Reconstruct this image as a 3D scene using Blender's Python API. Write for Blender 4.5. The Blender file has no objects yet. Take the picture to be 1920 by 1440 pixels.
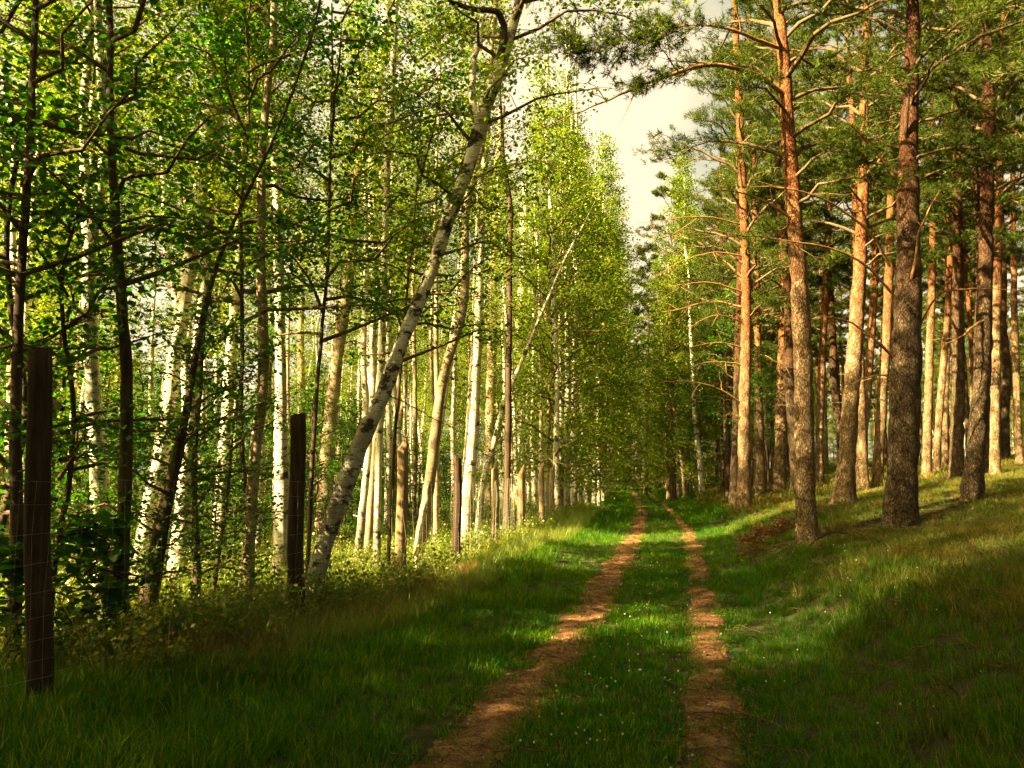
import bpy, math, random
import numpy as np
from mathutils import Vector, Matrix, Euler
R = math.radians
rng = np.random.default_rng(11)
random.seed(5)
sc = bpy.context.scene
# ------------------------------------------------------------------ camera
FPX, PITCH, EYE = 1663.0, math.atan(170/1663), 1.6
cd = bpy.data.cameras.new('camera'); cam = bpy.data.objects.new('camera', cd)
sc.collection.objects.link(cam); sc.camera = cam
cam.location = (0, 0, EYE); cam.rotation_euler = (R(90)+PITCH, 0, 0)
cd.sensor_width = 36; cd.lens = FPX/1920*36; cd.clip_end = 2000; cd.clip_start = .05
# ------------------------------------------------------------------ light
SUN_EL, SUN_AZ = 36, 60          # elevation; degrees from -Y towards -X (behind the camera, birch side)
sdir = Vector((-math.sin(R(SUN_AZ))*math.cos(R(SUN_EL)), -math.cos(R(SUN_AZ))*math.cos(R(SUN_EL)), math.sin(R(SUN_EL))))
ld = bpy.data.lights.new('sun', 'SUN'); ld.energy = 5; ld.angle = R(.5); ld.color = (1, .83, .42)
sun = bpy.data.objects.new('sun', ld); sc.collection.objects.link(sun)
sun.rotation_euler = sdir.to_track_quat('Z', 'Y').to_euler()
w = bpy.data.worlds.new('World'); sc.world = w; w.use_nodes = True
nt = w.node_tree; nt.nodes.clear()
sky = nt.nodes.new('ShaderNodeTexSky'); sky.sky_type = 'NISHITA'; sky.sun_disc = False
sky.sun_elevation = R(SUN_EL); sky.sun_rotation = math.atan2(sdir.x, sdir.y); sky.dust_density = 6; sky.air_density = .6; sky.ozone_density = .3
mx = nt.nodes.new('ShaderNodeMix'); mx.data_type = 'RGBA'; mx.blend_type = 'MULTIPLY'; mx.inputs[0].default_value = 1
mx.inputs[7].default_value = (.88, .86, .42, 1)
# sunlit cloud bank standing opposite the sun
tcw = nt.nodes.new('ShaderNodeTexCoord'); sxw = nt.nodes.new('ShaderNodeSeparateXYZ'); nzw = nt.nodes.new('ShaderNodeTexNoise')
nzw.inputs['Scale'].default_value = 3.2; nzw.inputs['Detail'].default_value = 6
nt.links.new(tcw.outputs['Generated'], sxw.inputs[0]); nt.links.new(tcw.outputs['Generated'], nzw.inputs['Vector'])
def wmath(op, a, b, c=None):
    m_ = nt.nodes.new('ShaderNodeMath'); m_.operation = op
    for k_, v_ in enumerate((a, b, c)):
        if v_ is None: continue
        if isinstance(v_, (int, float)): m_.inputs[k_].default_value = v_
        else: nt.links.new(v_, m_.inputs[k_])
    m_.use_clamp = op == 'MULTIPLY'; return m_.outputs[0]
fwd = wmath('MULTIPLY', wmath('ADD', sxw.outputs[1], -.15), 2.2)
lowb = wmath('MULTIPLY', wmath('SUBTRACT', .75, sxw.outputs[2]), 3.0)
clm = wmath('MULTIPLY', wmath('SUBTRACT', nzw.outputs['Fac'], .30), 5.0)
cf = wmath('MULTIPLY', wmath('MULTIPLY', fwd, lowb), clm)
mcl = nt.nodes.new('ShaderNodeMix'); mcl.data_type = 'RGBA'; nt.links.new(cf, mcl.inputs[0]); nt.links.new(mx.outputs[2], mcl.inputs[6])
mcl.inputs[7].default_value = (3.0, 2.45, 1.65, 1)
bgn = nt.nodes.new('ShaderNodeBackground'); bgn.inputs[1].default_value = .05
wo = nt.nodes.new('ShaderNodeOutputWorld')
nt.links.new(sky.outputs[0], mx.inputs[6]); nt.links.new(mcl.outputs[2], bgn.inputs[0]); nt.links.new(bgn.outputs[0], wo.inputs[0])
sc.view_settings.view_transform = 'Standard'; sc.view_settings.look = 'None'
sc.view_settings.gamma = 1; sc.view_settings.exposure = 3.15
sc.render.engine = 'CYCLES'
cy = sc.cycles
cy.max_bounces = 6; cy.diffuse_bounces = 3; cy.glossy_bounces = 1; cy.transmission_bounces = 3; cy.transparent_max_bounces = 4
cy.use_denoising = True; cy.caustics_reflective = False; cy.caustics_refractive = False
# ------------------------------------------------------------------ geometry of the place
cp, sp_ = math.cos(PITCH), math.sin(PITCH)
def ray(px, py):
    u, v = (px-960)/FPX, (720-py)/FPX
    return np.array([u, cp-sp_*v, sp_+cp*v])
def at(px, py, Y):
    d = ray(px, py); t = Y/d[1]
    return np.array([0, 0, EYE])+d*t, t
def flat(px, py):
    d = ray(px, py); t = -EYE/d[2]; return d[0]*t, d[1]*t
LT = [(850,1440),(1000,1280),(1082,1180),(1130,1100),(1165,1050),(1193,1000),(1201,965),(1193,935),(1180,915),(1172,905)]
RT = [(1342,1440),(1332,1300),(1328,1210),(1322,1150),(1308,1070),(1298,1020),(1284,985),(1268,965),(1232,935),(1200,915),(1187,905)]
lw = np.array([flat(*p) for p in LT]); rw = np.array([flat(*p) for p in RT])
def ext(a):
    s = (a[1]-a[0])/(a[1][1]-a[0][1]); p0 = a[0]+s*(-40-a[0][1])
    e = a[-1]+np.array([8.0, 90.0]); return np.vstack([p0, a, e])
lw, rw = ext(lw), ext(rw)
YY = np.linspace(-40, 190, 921)
def smooth(a):
    x = np.interp(YY, a[:,1], a[:,0]); k = np.ones(9)/9
    return np.convolve(np.pad(x, 4, 'edge'), k, 'valid')
LX, RX = smooth(lw), smooth(rw)
RX = np.maximum(RX, LX+1.25)
xl = lambda y: np.interp(y, YY, LX)
xr = lambda y: np.interp(y, YY, RX)
def sstep(a, b, t):
    t = np.clip((t-a)/(b-a), 0, 1); return t*t*(3-2*t)
_ph = np.random.default_rng(3).uniform(0, 6.28, (40, 2)); _fr = np.random.default_rng(4).uniform(-1, 1, (40, 2))
def wob(x, y, f, k0=0, n=8):
    s = 0
    for k in range(k0, k0+n):
        s = s+np.sin(f*(_fr[k,0]*x*2.2+_fr[k,1]*y*2.2)+_ph[k,0])
    return s/math.sqrt(n)
def gz(x, y):
    x = np.asarray(x, float); y = np.asarray(y, float)
    o = x-xr(y)-.35
    op = np.maximum(o, 0)
    z = 2.1*(1-np.exp(-op/7.5))+.028*op
    z = z*sstep(0, 1.2, op)
    z = z*(1-.3*sstep(60, 120, y))
    ol = xl(y)-.35-x
    z = z+.14*np.exp(-((ol-1.1)/.6)**2)*(.5+.5*wob(x, y, .5, 8))*sstep(.1,.6,ol)
    z = z-.18*sstep(2.2, 6, ol)
    away = sstep(.15, 1.5, np.where(x > (xl(y)+xr(y))/2, o, ol))
    z = z+away*(.05*wob(x, y, .9)+.10*wob(x, y, .25, 16))
    z = z+2.2*sstep(85, 170, y)
    return z
fence_off = lambda y: np.interp(y, [6, 10, 13, 19, 22, 40], [3.45, 3.15, 2.9, 3.0, 2.75, 2.7])
xf = lambda y: xl(y)-fence_off(y)
def hit(px, py):
    d = ray(px, py); t = 2.0
    while t < 300:
        p = np.array([0, 0, EYE])+d*t
        if p[2] <= gz(p[0], p[1]): return p
        t += .04
    return p
# ------------------------------------------------------------------ helpers
def tag(o, label=None, cat=None, group=None, kind=None):
    if label: o['label'] = label
    if cat: o['category'] = cat
    if group: o['group'] = group
    if kind: o['kind'] = kind
    return o
def mesh(name, V, F, mats, midx=None, smooth_=True):
    """V (n,3); F list of arrays (m,3) or (m,4)"""
    me = bpy.data.meshes.new(name)
    Fs = [f for f in F if len(f)]
    V = np.ascontiguousarray(V, np.float32)
    loops = np.concatenate([f.ravel() for f in Fs]).astype(np.int32)
    tot = np.concatenate([np.full(len(f), f.shape[1]) for f in Fs]).astype(np.int32)
    st = np.concatenate([[0], np.cumsum(tot)[:-1]]).astype(np.int32)
    me.vertices.add(len(V)); me.vertices.foreach_set('co', V.ravel())
    me.loops.add(len(loops)); me.loops.foreach_set('vertex_index', loops)
    me.polygons.add(len(tot)); me.polygons.foreach_set('loop_start', st)
    if midx is not None: me.polygons.foreach_set('material_index', np.ascontiguousarray(midx, np.int32))
    if smooth_: me.polygons.foreach_set('use_smooth', np.ones(len(tot), bool))
    for m in mats: me.materials.append(m)
    me.update(calc_edges=True)
    return me
def obj(name, me, parent=None, loc=(0,0,0)):
    o = bpy.data.objects.new(name, me); sc.collection.objects.link(o)
    o.location = loc
    if parent: o.parent = parent
    return o
def empty(name, loc):
    return obj(name, None, None, loc)
class Geo:
    def __init__(s): s.V = []; s.Q = []; s.T = []; s.mq = []; s.mt = []; s.n = 0
    def add(s, V, Q=None, T=None, m=0):
        s.V.append(V)
        if Q is not None and len(Q): s.Q.append(Q+s.n); s.mq.append(np.full(len(Q), m))
        if T is not None and len(T): s.T.append(T+s.n); s.mt.append(np.full(len(T), m))
        s.n += len(V)
    def tube(s, P, Rr, k=6, m=0, cap=False, jit=0, rs=None):
        P = np.asarray(P, float); n = len(P); Rr = np.asarray(Rr, float)
        T = np.gradient(P, axis=0); T /= np.linalg.norm(T, axis=1)[:, None]+1e-9
        ref = np.array([1, 0, 0]) if abs(T[:, 0]).mean() < .8 else np.array([0, 1, 0])
        A = np.cross(T, ref); A /= np.linalg.norm(A, axis=1)[:, None]; B = np.cross(T, A)
        a = np.linspace(0, 2*np.pi, k, endpoint=False)
        rad = Rr[:, None]*np.ones(k)
        if jit: rad = rad*(1+jit*(rs or rng).standard_normal((n, k)))
        V = P[:, None]+rad[..., None]*(np.cos(a)[None, :, None]*A[:, None]+np.sin(a)[None, :, None]*B[:, None])
        i = np.arange(n-1)[:, None]*k; j = np.arange(k); j2 = (j+1) % k
        Q = np.stack([i+j, i+j2, i+k+j2, i+k+j], -1).reshape(-1, 4)
        V = V.reshape(-1, 3); Tt = None
        if cap:
            V = np.vstack([V, P[-1]+T[-1]*Rr[-1]*.3]); c = len(V)-1; b = (n-1)*k
            Tt = np.stack([b+j, b+j2, np.full(k, c)], -1)
        s.add(V, Q, Tt, m)
    def me(s, name, mats, smooth_=True):
        F = []; mi = []
        if s.Q: F.append(np.vstack(s.Q)); mi.append(np.concatenate(s.mq))
        if s.T: F.append(np.vstack(s.T)); mi.append(np.concatenate(s.mt))
        return mesh(name, np.vstack(s.V), F, mats, np.concatenate(mi), smooth_)
# ------------------------------------------------------------------ materials
def newmat(name):
    m = bpy.data.materials.new(name); m.use_nodes = True; n = m.node_tree; n.nodes.clear()
    return m, n, n.nodes.new('ShaderNodeOutputMaterial')
def N(n, t, **kw):
    x = n.nodes.new(t)
    for k, v in kw.items():
        if k.startswith('i_'): x.inputs[int(k[2:]) if k[2:].isdigit() else k[2:].replace('_', ' ')].default_value = v
        else: setattr(x, k, v)
    return x
def ramp(n, src, stops):
    r = n.nodes.new('ShaderNodeValToRGB'); e = r.color_ramp.elements
    while len(e) < len(stops): e.new(.5)
    for el, (p, c) in zip(e, stops):
        el.position = p; el.color = (*c, 1) if len(c) == 3 else c
    n.links.new(src, r.inputs[0]); return r.outputs[0]
def mixc(n, f, a, b, mode='MIX'):
    m = n.nodes.new('ShaderNodeMix'); m.data_type = 'RGBA'; m.blend_type = mode
    for i, s in ((0, f), (6, a), (7, b)):
        if isinstance(s, (int, float)): m.inputs[i].default_value = s
        elif isinstance(s, tuple): m.inputs[i].default_value = (*s, 1)
        else: n.links.new(s, m.inputs[i])
    return m.outputs[2]
def noise(n, vec, scale, detail=4, rough=.55, stretch=None):
    if stretch:
        mp = n.nodes.new('ShaderNodeMapping'); mp.inputs['Scale'].default_value = stretch
        n.links.new(vec, mp.inputs[0]); vec = mp.outputs[0]
    t = N(n, 'ShaderNodeTexNoise'); t.inputs['Scale'].default_value = scale; t.inputs['Detail'].default_value = detail
    t.inputs['Roughness'].default_value = rough; n.links.new(vec, t.inputs['Vector']); return t.outputs['Fac']
def leaf_mat(name, cols, tcols, trans=.5, gloss=.08, patch=None):
    m, n, out = newmat(name)
    g = N(n, 'ShaderNodeNewGeometry')
    c = ramp(n, g.outputs['Random Per Island'], cols); t = ramp(n, g.outputs['Random Per Island'], tcols)
    if patch:
        f = ramp(n, noise(n, g.outputs['Position'], patch[0], 3), [(.38, (0,0,0)), (.62, (1,1,1))])
        c = mixc(n, f, c, mixc(n, 1.0, c, patch[1], 'MULTIPLY')); t = mixc(n, f, t, mixc(n, 1.0, t, patch[1], 'MULTIPLY'))
    d = N(n, 'ShaderNodeBsdfDiffuse'); tr = N(n, 'ShaderNodeBsdfTranslucent'); gl = N(n, 'ShaderNodeBsdfGlossy')
    gl.inputs['Roughness'].default_value = .45; gl.inputs['Color'].default_value = (.8, .8, .6, 1)
    n.links.new(c, d.inputs[0]); n.links.new(t, tr.inputs[0])
    a = N(n, 'ShaderNodeMixShader'); a.inputs[0].default_value = trans
    n.links.new(d.outputs[0], a.inputs[1]); n.links.new(tr.outputs[0], a.inputs[2])
    b = N(n, 'ShaderNodeMixShader'); b.inputs[0].default_value = gloss
    n.links.new(a.outputs[0], b.inputs[1]); n.links.new(gl.outputs[0], b.inputs[2]); n.links.new(b.outputs[0], out.inputs[0])
    return m
M = {}
M['birch_leaf'] = leaf_mat('birch_leaf', [(0, (.04,.09,.003)), (.5, (.08,.135,.004)), (.85, (.14,.17,.006)), (1, (.26,.22,.02))],
                           [(0, (.10,.22,.002)), (.5, (.22,.33,.003)), (1, (.44,.44,.01))], .45, .025)
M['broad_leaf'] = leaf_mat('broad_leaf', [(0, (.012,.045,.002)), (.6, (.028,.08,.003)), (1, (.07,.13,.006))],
                           [(0, (.025,.13,.001)), (.6, (.07,.25,.002)), (1, (.20,.38,.004))], .45, .03)  # greens set darker so the near leaves read as shaded
M['needle'] = leaf_mat('needle', [(0, (.015,.035,.002)), (.6, (.04,.065,.004)), (1, (.11,.11,.01))],
                       [(0, (.03,.06,.001)), (1, (.12,.14,.004))], .25, .015)
M['grass'] = leaf_mat('grass_blade', [(0, (.005,.058,.0008)), (.6, (.016,.10,.0015)), (.93, (.07,.13,.004)), (1, (.26,.20,.05))],
                      [(0, (.03,.18,.001)), (.6, (.13,.33,.002)), (1, (.38,.40,.01))], .5, .015, (.55, (1.7,1.25,1.0)))
M['dry_grass'] = leaf_mat('dry_grass_blade', [(0, (.06,.085,.006)), (.35, (.13,.12,.015)), (.7, (.24,.17,.04)), (1, (.32,.17,.05))],
                      [(0, (.09,.15,.003)), (.5, (.26,.21,.01)), (1, (.40,.25,.03))], .38, .015, (.8, (.45,.75,.4)))
M['weed'] = leaf_mat('weed_leaf', [(0, (.05,.11,.004)), (.6, (.10,.16,.008)), (1, (.30,.25,.06))],
                      [(0, (.13,.27,.004)), (.6, (.30,.38,.01)), (1, (.50,.42,.08))], .45, .04, (.4, (1.1,.95,.7)))
M['withered'] = leaf_mat('withered_grass_blade', [(0, (.16,.06,.02)), (.6, (.28,.13,.045)), (1, (.36,.22,.09))], [(0, (.2,.09,.02)), (1, (.4,.24,.06))], .3, .02)
M['rust_leaf'] = leaf_mat('rust_leaf', [(0, (.10,.03,.01)), (.6, (.20,.06,.018)), (1, (.28,.13,.04))], [(0, (.2,.05,.01)), (1, (.4,.12,.02))], .3, .03)
M['petal'] = leaf_mat('clover_petal', [(0, (.6,.5,.38)), (1, (.75,.68,.55))], [(0, (.5,.42,.3)), (1, (.5,.42,.3))], .3, .02)

def bark(name, build, rough=.85, bump=.5, dist=.02):
    m, n, out = newmat(name); b = N(n, 'ShaderNodeBsdfPrincipled'); b.inputs['Roughness'].default_value = rough
    b.inputs['Specular IOR Level'].default_value = .2
    tc = N(n, 'ShaderNodeTexCoord'); oi = N(n, 'ShaderNodeObjectInfo')
    off = N(n, 'ShaderNodeVectorMath', operation='MULTIPLY_ADD'); off.inputs[1].default_value = (7, 5, 9)
    cx = N(n, 'ShaderNodeCombineXYZ')
    for k in range(3): n.links.new(oi.outputs['Random'], cx.inputs[k])
    n.links.new(cx.outputs[0], off.inputs[0]); n.links.new(tc.outputs['Object'], off.inputs[2])
    col, h = build(n, off.outputs[0], tc.outputs['Object'], oi.outputs['Random'])
    n.links.new(col, b.inputs['Base Color'])
    bp = N(n, 'ShaderNodeBump'); bp.inputs['Strength'].default_value = bump; bp.inputs['Distance'].default_value = dist
    n.links.new(h, bp.inputs['Height']); n.links.new(bp.outputs[0], b.inputs['Normal']); n.links.new(b.outputs[0], out.inputs[0])
    return m
def birch_b(n, v, ob, rnd, sc0=.56, hi=2.2):
    base = ramp(n, noise(n, v, 2.5, 5), [(.3, (.48,.37,.25)), (.55, (.68,.57,.43)), (.8, (.78,.70,.57))])
    lent = ramp(n, noise(n, v, 5, 4, .6, (1.2, 1.2, 14)), [(.57, (0,0,0)), (.63, (1,1,1))])
    scar = ramp(n, noise(n, v, 3.0, 6, .7, (1, 1, 1.6)), [(sc0, (0,0,0)), (sc0+.045, (1,1,1))])
    c = mixc(n, lent, base, (.10,.06,.035)); c = mixc(n, scar, c, (.05,.035,.025))
    sx = N(n, 'ShaderNodeSeparateXYZ'); n.links.new(ob, sx.inputs[0])
    mr = N(n, 'ShaderNodeMapRange', i_1=0.0, i_2=hi, i_3=.7, i_4=0.0); n.links.new(sx.outputs[2], mr.inputs[0])
    low = N(n, 'ShaderNodeMath', operation='MULTIPLY'); n.links.new(mr.outputs[0], low.inputs[0])
    n.links.new(ramp(n, noise(n, v, 5, 6, .7, (1, 1, .35)), [(.42, (0,0,0)), (.55, (1,1,1))]), low.inputs[1])
    c = mixc(n, low.outputs[0], c, (.07,.045,.03))
    return c, noise(n, v, 14, 6, .7, (1, 1, 3))
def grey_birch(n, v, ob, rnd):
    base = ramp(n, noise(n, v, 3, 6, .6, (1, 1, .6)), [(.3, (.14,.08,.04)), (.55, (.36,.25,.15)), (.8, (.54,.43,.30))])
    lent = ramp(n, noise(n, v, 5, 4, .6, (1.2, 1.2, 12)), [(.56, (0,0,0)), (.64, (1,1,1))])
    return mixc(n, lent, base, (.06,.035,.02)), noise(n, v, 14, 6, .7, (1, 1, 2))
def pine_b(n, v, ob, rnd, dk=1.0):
    vo = N(n, 'ShaderNodeTexVoronoi', feature='DISTANCE_TO_EDGE'); mp = N(n, 'ShaderNodeMapping'); mp.inputs['Scale'].default_value = (1, 1, .3)
    wv = N(n, 'ShaderNodeVectorMath', operation='ADD'); nn = N(n, 'ShaderNodeTexNoise'); nn.inputs['Scale'].default_value = 9
    sc_ = N(n, 'ShaderNodeVectorMath', operation='SCALE'); sc_.inputs['Scale'].default_value = .12
    n.links.new(v, nn.inputs['Vector']); n.links.new(nn.outputs['Color'], sc_.inputs[0]); n.links.new(sc_.outputs[0], wv.inputs[0]); n.links.new(v, wv.inputs[1])
    n.links.new(wv.outputs[0], mp.inputs[0]); n.links.new(mp.outputs[0], vo.inputs['Vector']); vo.inputs['Scale'].default_value = 30
    nz = noise(n, v, 9, 6, .65, (1, 1, .5))
    low = ramp(n, nz, [(.3, (.08,.045,.025)), (.5, (.24,.15,.085)), (.72, (.48,.36,.23))])
    high = ramp(n, nz, [(.3, (.12,.04,.014)), (.5, (.26,.09,.03)), (.75, (.38,.19,.08))])
    sx = N(n, 'ShaderNodeSeparateXYZ'); n.links.new(ob, sx.inputs[0])
    mr = N(n, 'ShaderNodeMapRange', i_1=3.0, i_2=6.5, i_3=0.0, i_4=1.0)
    ad = N(n, 'ShaderNodeMath', operation='MULTIPLY_ADD', i_1=5.0); n.links.new(noise(n, v, 1.2, 3), ad.inputs[0]); n.links.new(sx.outputs[2], ad.inputs[2])
    sb = N(n, 'ShaderNodeMath', operation='SUBTRACT', i_1=2.5); n.links.new(ad.outputs[0], sb.inputs[0]); n.links.new(sb.outputs[0], mr.inputs[0])
    c = mixc(n, mr.outputs[0], low, high)
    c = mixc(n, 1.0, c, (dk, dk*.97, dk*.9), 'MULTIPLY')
    crack = ramp(n, vo.outputs['Distance'], [(0, (1,1,1)), (.22, (0,0,0))])
    c = mixc(n, crack, c, mixc(n, 1.0, c, (.3,.24,.2), 'MULTIPLY'))
    hh = N(n, 'ShaderNodeMath', operation='MULTIPLY_ADD', i_1=.25); n.links.new(nz, hh.inputs[0])
    cl = N(n, 'ShaderNodeMath', operation='MINIMUM', i_1=.2); n.links.new(vo.outputs['Distance'], cl.inputs[0]); n.links.new(cl.outputs[0], hh.inputs[2])
    return c, hh.outputs[0]
def wood_b(c0, c1, c2):
    def f(n, v, ob, rnd):
        nz = noise(n, v, 6, 8, .75, (4, 4, .3))
        return ramp(n, nz, [(.3, c0), (.5, c1), (.75, c2)]), nz
    return f
M['birch'] = bark('birch_bark', birch_b, .7, .35)
M['stained_shaded_birch'] = bark('stained_shaded_birch_bark', lambda *a: birch_b(*a, sc0=.515, hi=4.5), .8, .6, .04)  # heavier bark scars, plus a darkened lower stem that paints in shade
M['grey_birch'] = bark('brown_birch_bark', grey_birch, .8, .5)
M['pine'] = bark('pine_bark', pine_b, .85, 1.0, .06)
M['shaded_pine'] = bark('shaded_pine_bark', lambda *a: pine_b(*a, dk=.36), .85, 1.0, .06)  # same pine bark darkened all over, painting in the shade of the wood
M['dark_bark'] = bark('dark_bark', wood_b((.02,.013,.008), (.06,.035,.02), (.13,.08,.045)))
M['twig'] = bark('twig_bark', wood_b((.05,.03,.015), (.12,.07,.035), (.25,.15,.08)))
M['pale_branch'] = bark('pale_branch', wood_b((.20,.12,.05), (.36,.25,.12), (.5,.38,.2)))
M['pine_branch'] = bark('pine_branch', wood_b((.10,.04,.015), (.26,.12,.045), (.42,.24,.10)))
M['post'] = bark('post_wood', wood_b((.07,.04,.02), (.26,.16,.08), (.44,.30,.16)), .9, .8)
M['dark_post'] = bark('dark_post_wood', wood_b((.012,.007,.005), (.045,.023,.013), (.11,.06,.032)), .9, .8)  # post wood in much darker browns
def simple(name, c, rough=.6, metal=0):
    m, n, out = newmat(name); b = N(n, 'ShaderNodeBsdfPrincipled'); b.inputs['Base Color'].default_value = (*c, 1)
    b.inputs['Roughness'].default_value = rough; b.inputs['Metallic'].default_value = metal; n.links.new(b.outputs[0], out.inputs[0]); return m
M['wire'] = bark('wire_steel', wood_b((.25,.2,.15), (.42,.36,.28), (.6,.54,.42)), .5, .1)
def ground_b(n, v, ob, rnd):
    g = N(n, 'ShaderNodeNewGeometry').outputs['Position']
    a = ramp(n, noise(n, g, 14, 8, .7), [(.3, (.018,.02,.006)), (.5, (.04,.045,.01)), (.75, (.10,.075,.03))])
    b = ramp(n, noise(n, g, 20, 8, .75), [(.3, (.02,.016,.006)), (.55, (.055,.04,.014)), (.8, (.11,.075,.03))])
    return mixc(n, ramp(n, noise(n, g, .7, 4), [(.42, (0,0,0)), (.6, (1,1,1))]), a, b), noise(n, g, 30, 8, .75)
M['ground'] = bark('forest_floor', ground_b, .95, .8)
def soil_b(n, v, ob, rnd):
    g = N(n, 'ShaderNodeNewGeometry').outputs['Position']
    a = ramp(n, noise(n, g, 5, 8, .7), [(.28, (.13,.052,.018)), (.5, (.29,.13,.047)), (.72, (.46,.25,.115))])
    s = ramp(n, noise(n, g, 60, 4, .7), [(.35, (.35,.3,.25)), (.55, (1,1,1))])
    a = mixc(n, 1.0, a, s, 'MULTIPLY')
    l = ramp(n, noise(n, g, 16, 6, .7, (1, 2.2, 1)), [(.56, (0,0,0)), (.62, (1,1,1))])
    return mixc(n, l, a, (.045,.025,.012)), noise(n, g, 45, 8, .75)
M['soil'] = bark('path_soil', soil_b, .95, .9, .03)
# ------------------------------------------------------------------ ground and path
def axis(parts):
    out = []
    for a, b, s in parts: out.append(np.arange(a, b, s))
    out.append(np.array([parts[-1][1]])); return np.concatenate(out)
gx = axis([(-320,-60,20),(-60,-14,1.5),(-14,14,.22),(14,60,1.2),(60,320,20)])
gy = axis([(-120,-20,8),(-20,2,.8),(2,26,.2),(26,60,.6),(60,180,2.5),(180,600,40)])
X, Yg = np.meshgrid(gx, gy); Z = gz(X, Yg)
nx, ny = len(gx), len(gy)
i = (np.arange(ny-1)[:, None]*nx+np.arange(nx-1)).ravel()
ground = obj('ground', mesh('ground', np.stack([X, Yg, Z], -1).reshape(-1, 3), [np.stack([i, i+1, i+nx+1, i+nx], -1)], [M['ground']]))
tag(ground, kind='structure')
def path(fx, wid, seed):
    r = np.random.default_rng(seed)
    ys = np.concatenate([np.arange(-6, 16, .05), np.arange(16, 50, .15), np.arange(50, 125, .6)])
    k = 15; s = np.linspace(-1, 1, k)
    wl = wid*(1+.16*np.sin(ys*1.9+seed)+.12*np.sin(ys*4.7+1)+.08*r.standard_normal(len(ys)))
    wr = wid*(1+.16*np.sin(ys*1.5+2+seed)+.12*np.sin(ys*5.3)+.08*r.standard_normal(len(ys)))
    wd = np.where(s[None] < 0, wl[:, None], wr[:, None])
    x = fx(ys)[:, None]+s[None]*wd/2; y = ys[:, None]+0*x
    edge = 1-s[None]**2
    z = gz(x, y)+.006+edge*(.012+.010*wob(x*6, y*6, 1.3)+.006*wob(x*20, y*20, 1.5, 9)).clip(0, 1)
    i = (np.arange(len(ys)-1)[:, None]*k+np.arange(k-1)).ravel()
    o = obj('path', mesh('path', np.stack([x, y, z], -1).reshape(-1, 3), [np.stack([i, i+1, i+k+1, i+k], -1)], [M['soil']]))
    tag(o, kind='structure')
path(xl, .52, 1); path(xr, .37, 2)
# ------------------------------------------------------------------ leaves
def leaves(P, size, r, up=.6, shape='rhomb', droop=0.0):
    """P (n,3) leaf positions -> V, T triangle arrays"""
    n = len(P)
    nrm = r.standard_normal((n, 3)); nrm[:, 2] = np.abs(nrm[:, 2])+up; nrm /= np.linalg.norm(nrm, axis=1)[:, None]
    t = r.standard_normal((n, 3)); t[:, 2] -= droop; t -= (t*nrm).sum(1)[:, None]*nrm; t /= np.linalg.norm(t, axis=1)[:, None]+1e-9
    b = np.cross(nrm, t); s = size*r.uniform(.65, 1.25, n)[:, None]
    if shape == 'rhomb':
        V = np.stack([P, P+t*s*.45+b*s*.38+nrm*s*.07, P+t*s, P+t*s*.45-b*s*.38+nrm*s*.07], 1)
        f = np.array([[0, 1, 2], [0, 2, 3]])
    else:
        V = np.stack([P, P+t*s*.28+b*s*.36+nrm*s*.08, P+t*s*.68+b*s*.33+nrm*s*.05, P+t*s-nrm*s*.08, P+t*s*.68-b*s*.33+nrm*s*.05, P+t*s*.28-b*s*.36+nrm*s*.08], 1)
        f = np.array([[0, 1, 2], [0, 2, 3], [0, 3, 4], [0, 4, 5]])
    k = V.shape[1]
    T = (np.arange(n)[:, None, None]*k+f[None]).reshape(-1, 3)
    return V.reshape(-1, 3), T
def crown_broad(seed, H, h0, L, nb=46, twigs=9, lpt=70, size=.055, up=.55, droop=.9, rise=(25, 65), sag=.35, low=.5, shape='rhomb', spread=.13):
    """branches in [h0*H, H] round the axis; returns (V,Q,T,mq,mt) as Geo"""
    r = np.random.default_rng(seed); g = Geo(); LP = []
    for i in range(nb):
        f = h0+(1-h0)*((i+r.uniform(0, 1))/nb); z0 = f*H; g_ = (f-h0)/(1-h0)
        ln = L*(low+(1-low)*math.sin(min(1, g_*1.5+.1)*math.pi/2))*(1-.8*max(0, g_-.45)/.55)*r.uniform(.6, 1.2)
        az = i*2.4+r.uniform(-.6, .6); el = R(r.uniform(*rise)*(.6+.7*g_))
        d = np.array([math.cos(az)*math.cos(el), math.sin(az)*math.cos(el), math.sin(el)])
        s = np.linspace(0, 1, 6)
        side = np.cross(d, [0, 0, 1]); bend = r.normal(0, .12)*ln
        P = np.array([0, 0, z0])+d*ln*s[:, None]+side*bend*(s**2)[:, None]; P[:, 2] -= sag*ln*s**2.2
        P[1:-1] += r.normal(0, .03*ln, (4, 3))
        g.tube(P, np.interp(s, [0, 1], [.008+.011*ln, .004]), 4, 1)
        for t in range(twigs):
            u = .15+.85*(t+r.uniform(0, 1))/twigs; k = u*5; a = int(min(k, 4)); p = P[a]+(P[a+1]-P[a])*(k-a)
            tl = ln*.42*(1.15-.6*u)*r.uniform(.5, 1.3)
            td = d*.5+r.standard_normal(3)*np.array([.7, .7, .35]); td /= np.linalg.norm(td)
            q = np.linspace(0, 1, 4); TP = p+td*tl*q[:, None]; TP[:, 2] -= sag*1.1*tl*q**2
            g.tube(TP, np.interp(q, [0, 1], [.006, .002]), 3, 1)
            n = max(3, int(lpt*r.uniform(.3, 1.6)*(tl/(L*.35))**.7)); uu = r.uniform(.1, 1.08, n)
            kk = np.clip(uu*3, 0, 2.999); aa = kk.astype(int)
            LP.append(TP[aa]+(TP[aa+1]-TP[aa])*(kk-aa)[:, None]+r.normal(0, spread, (n, 3))*np.array([1, 1, .75]))
    V, T = leaves(np.vstack(LP), size, r, up, shape, droop); g.add(V, None, T, 0)
    return g
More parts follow.
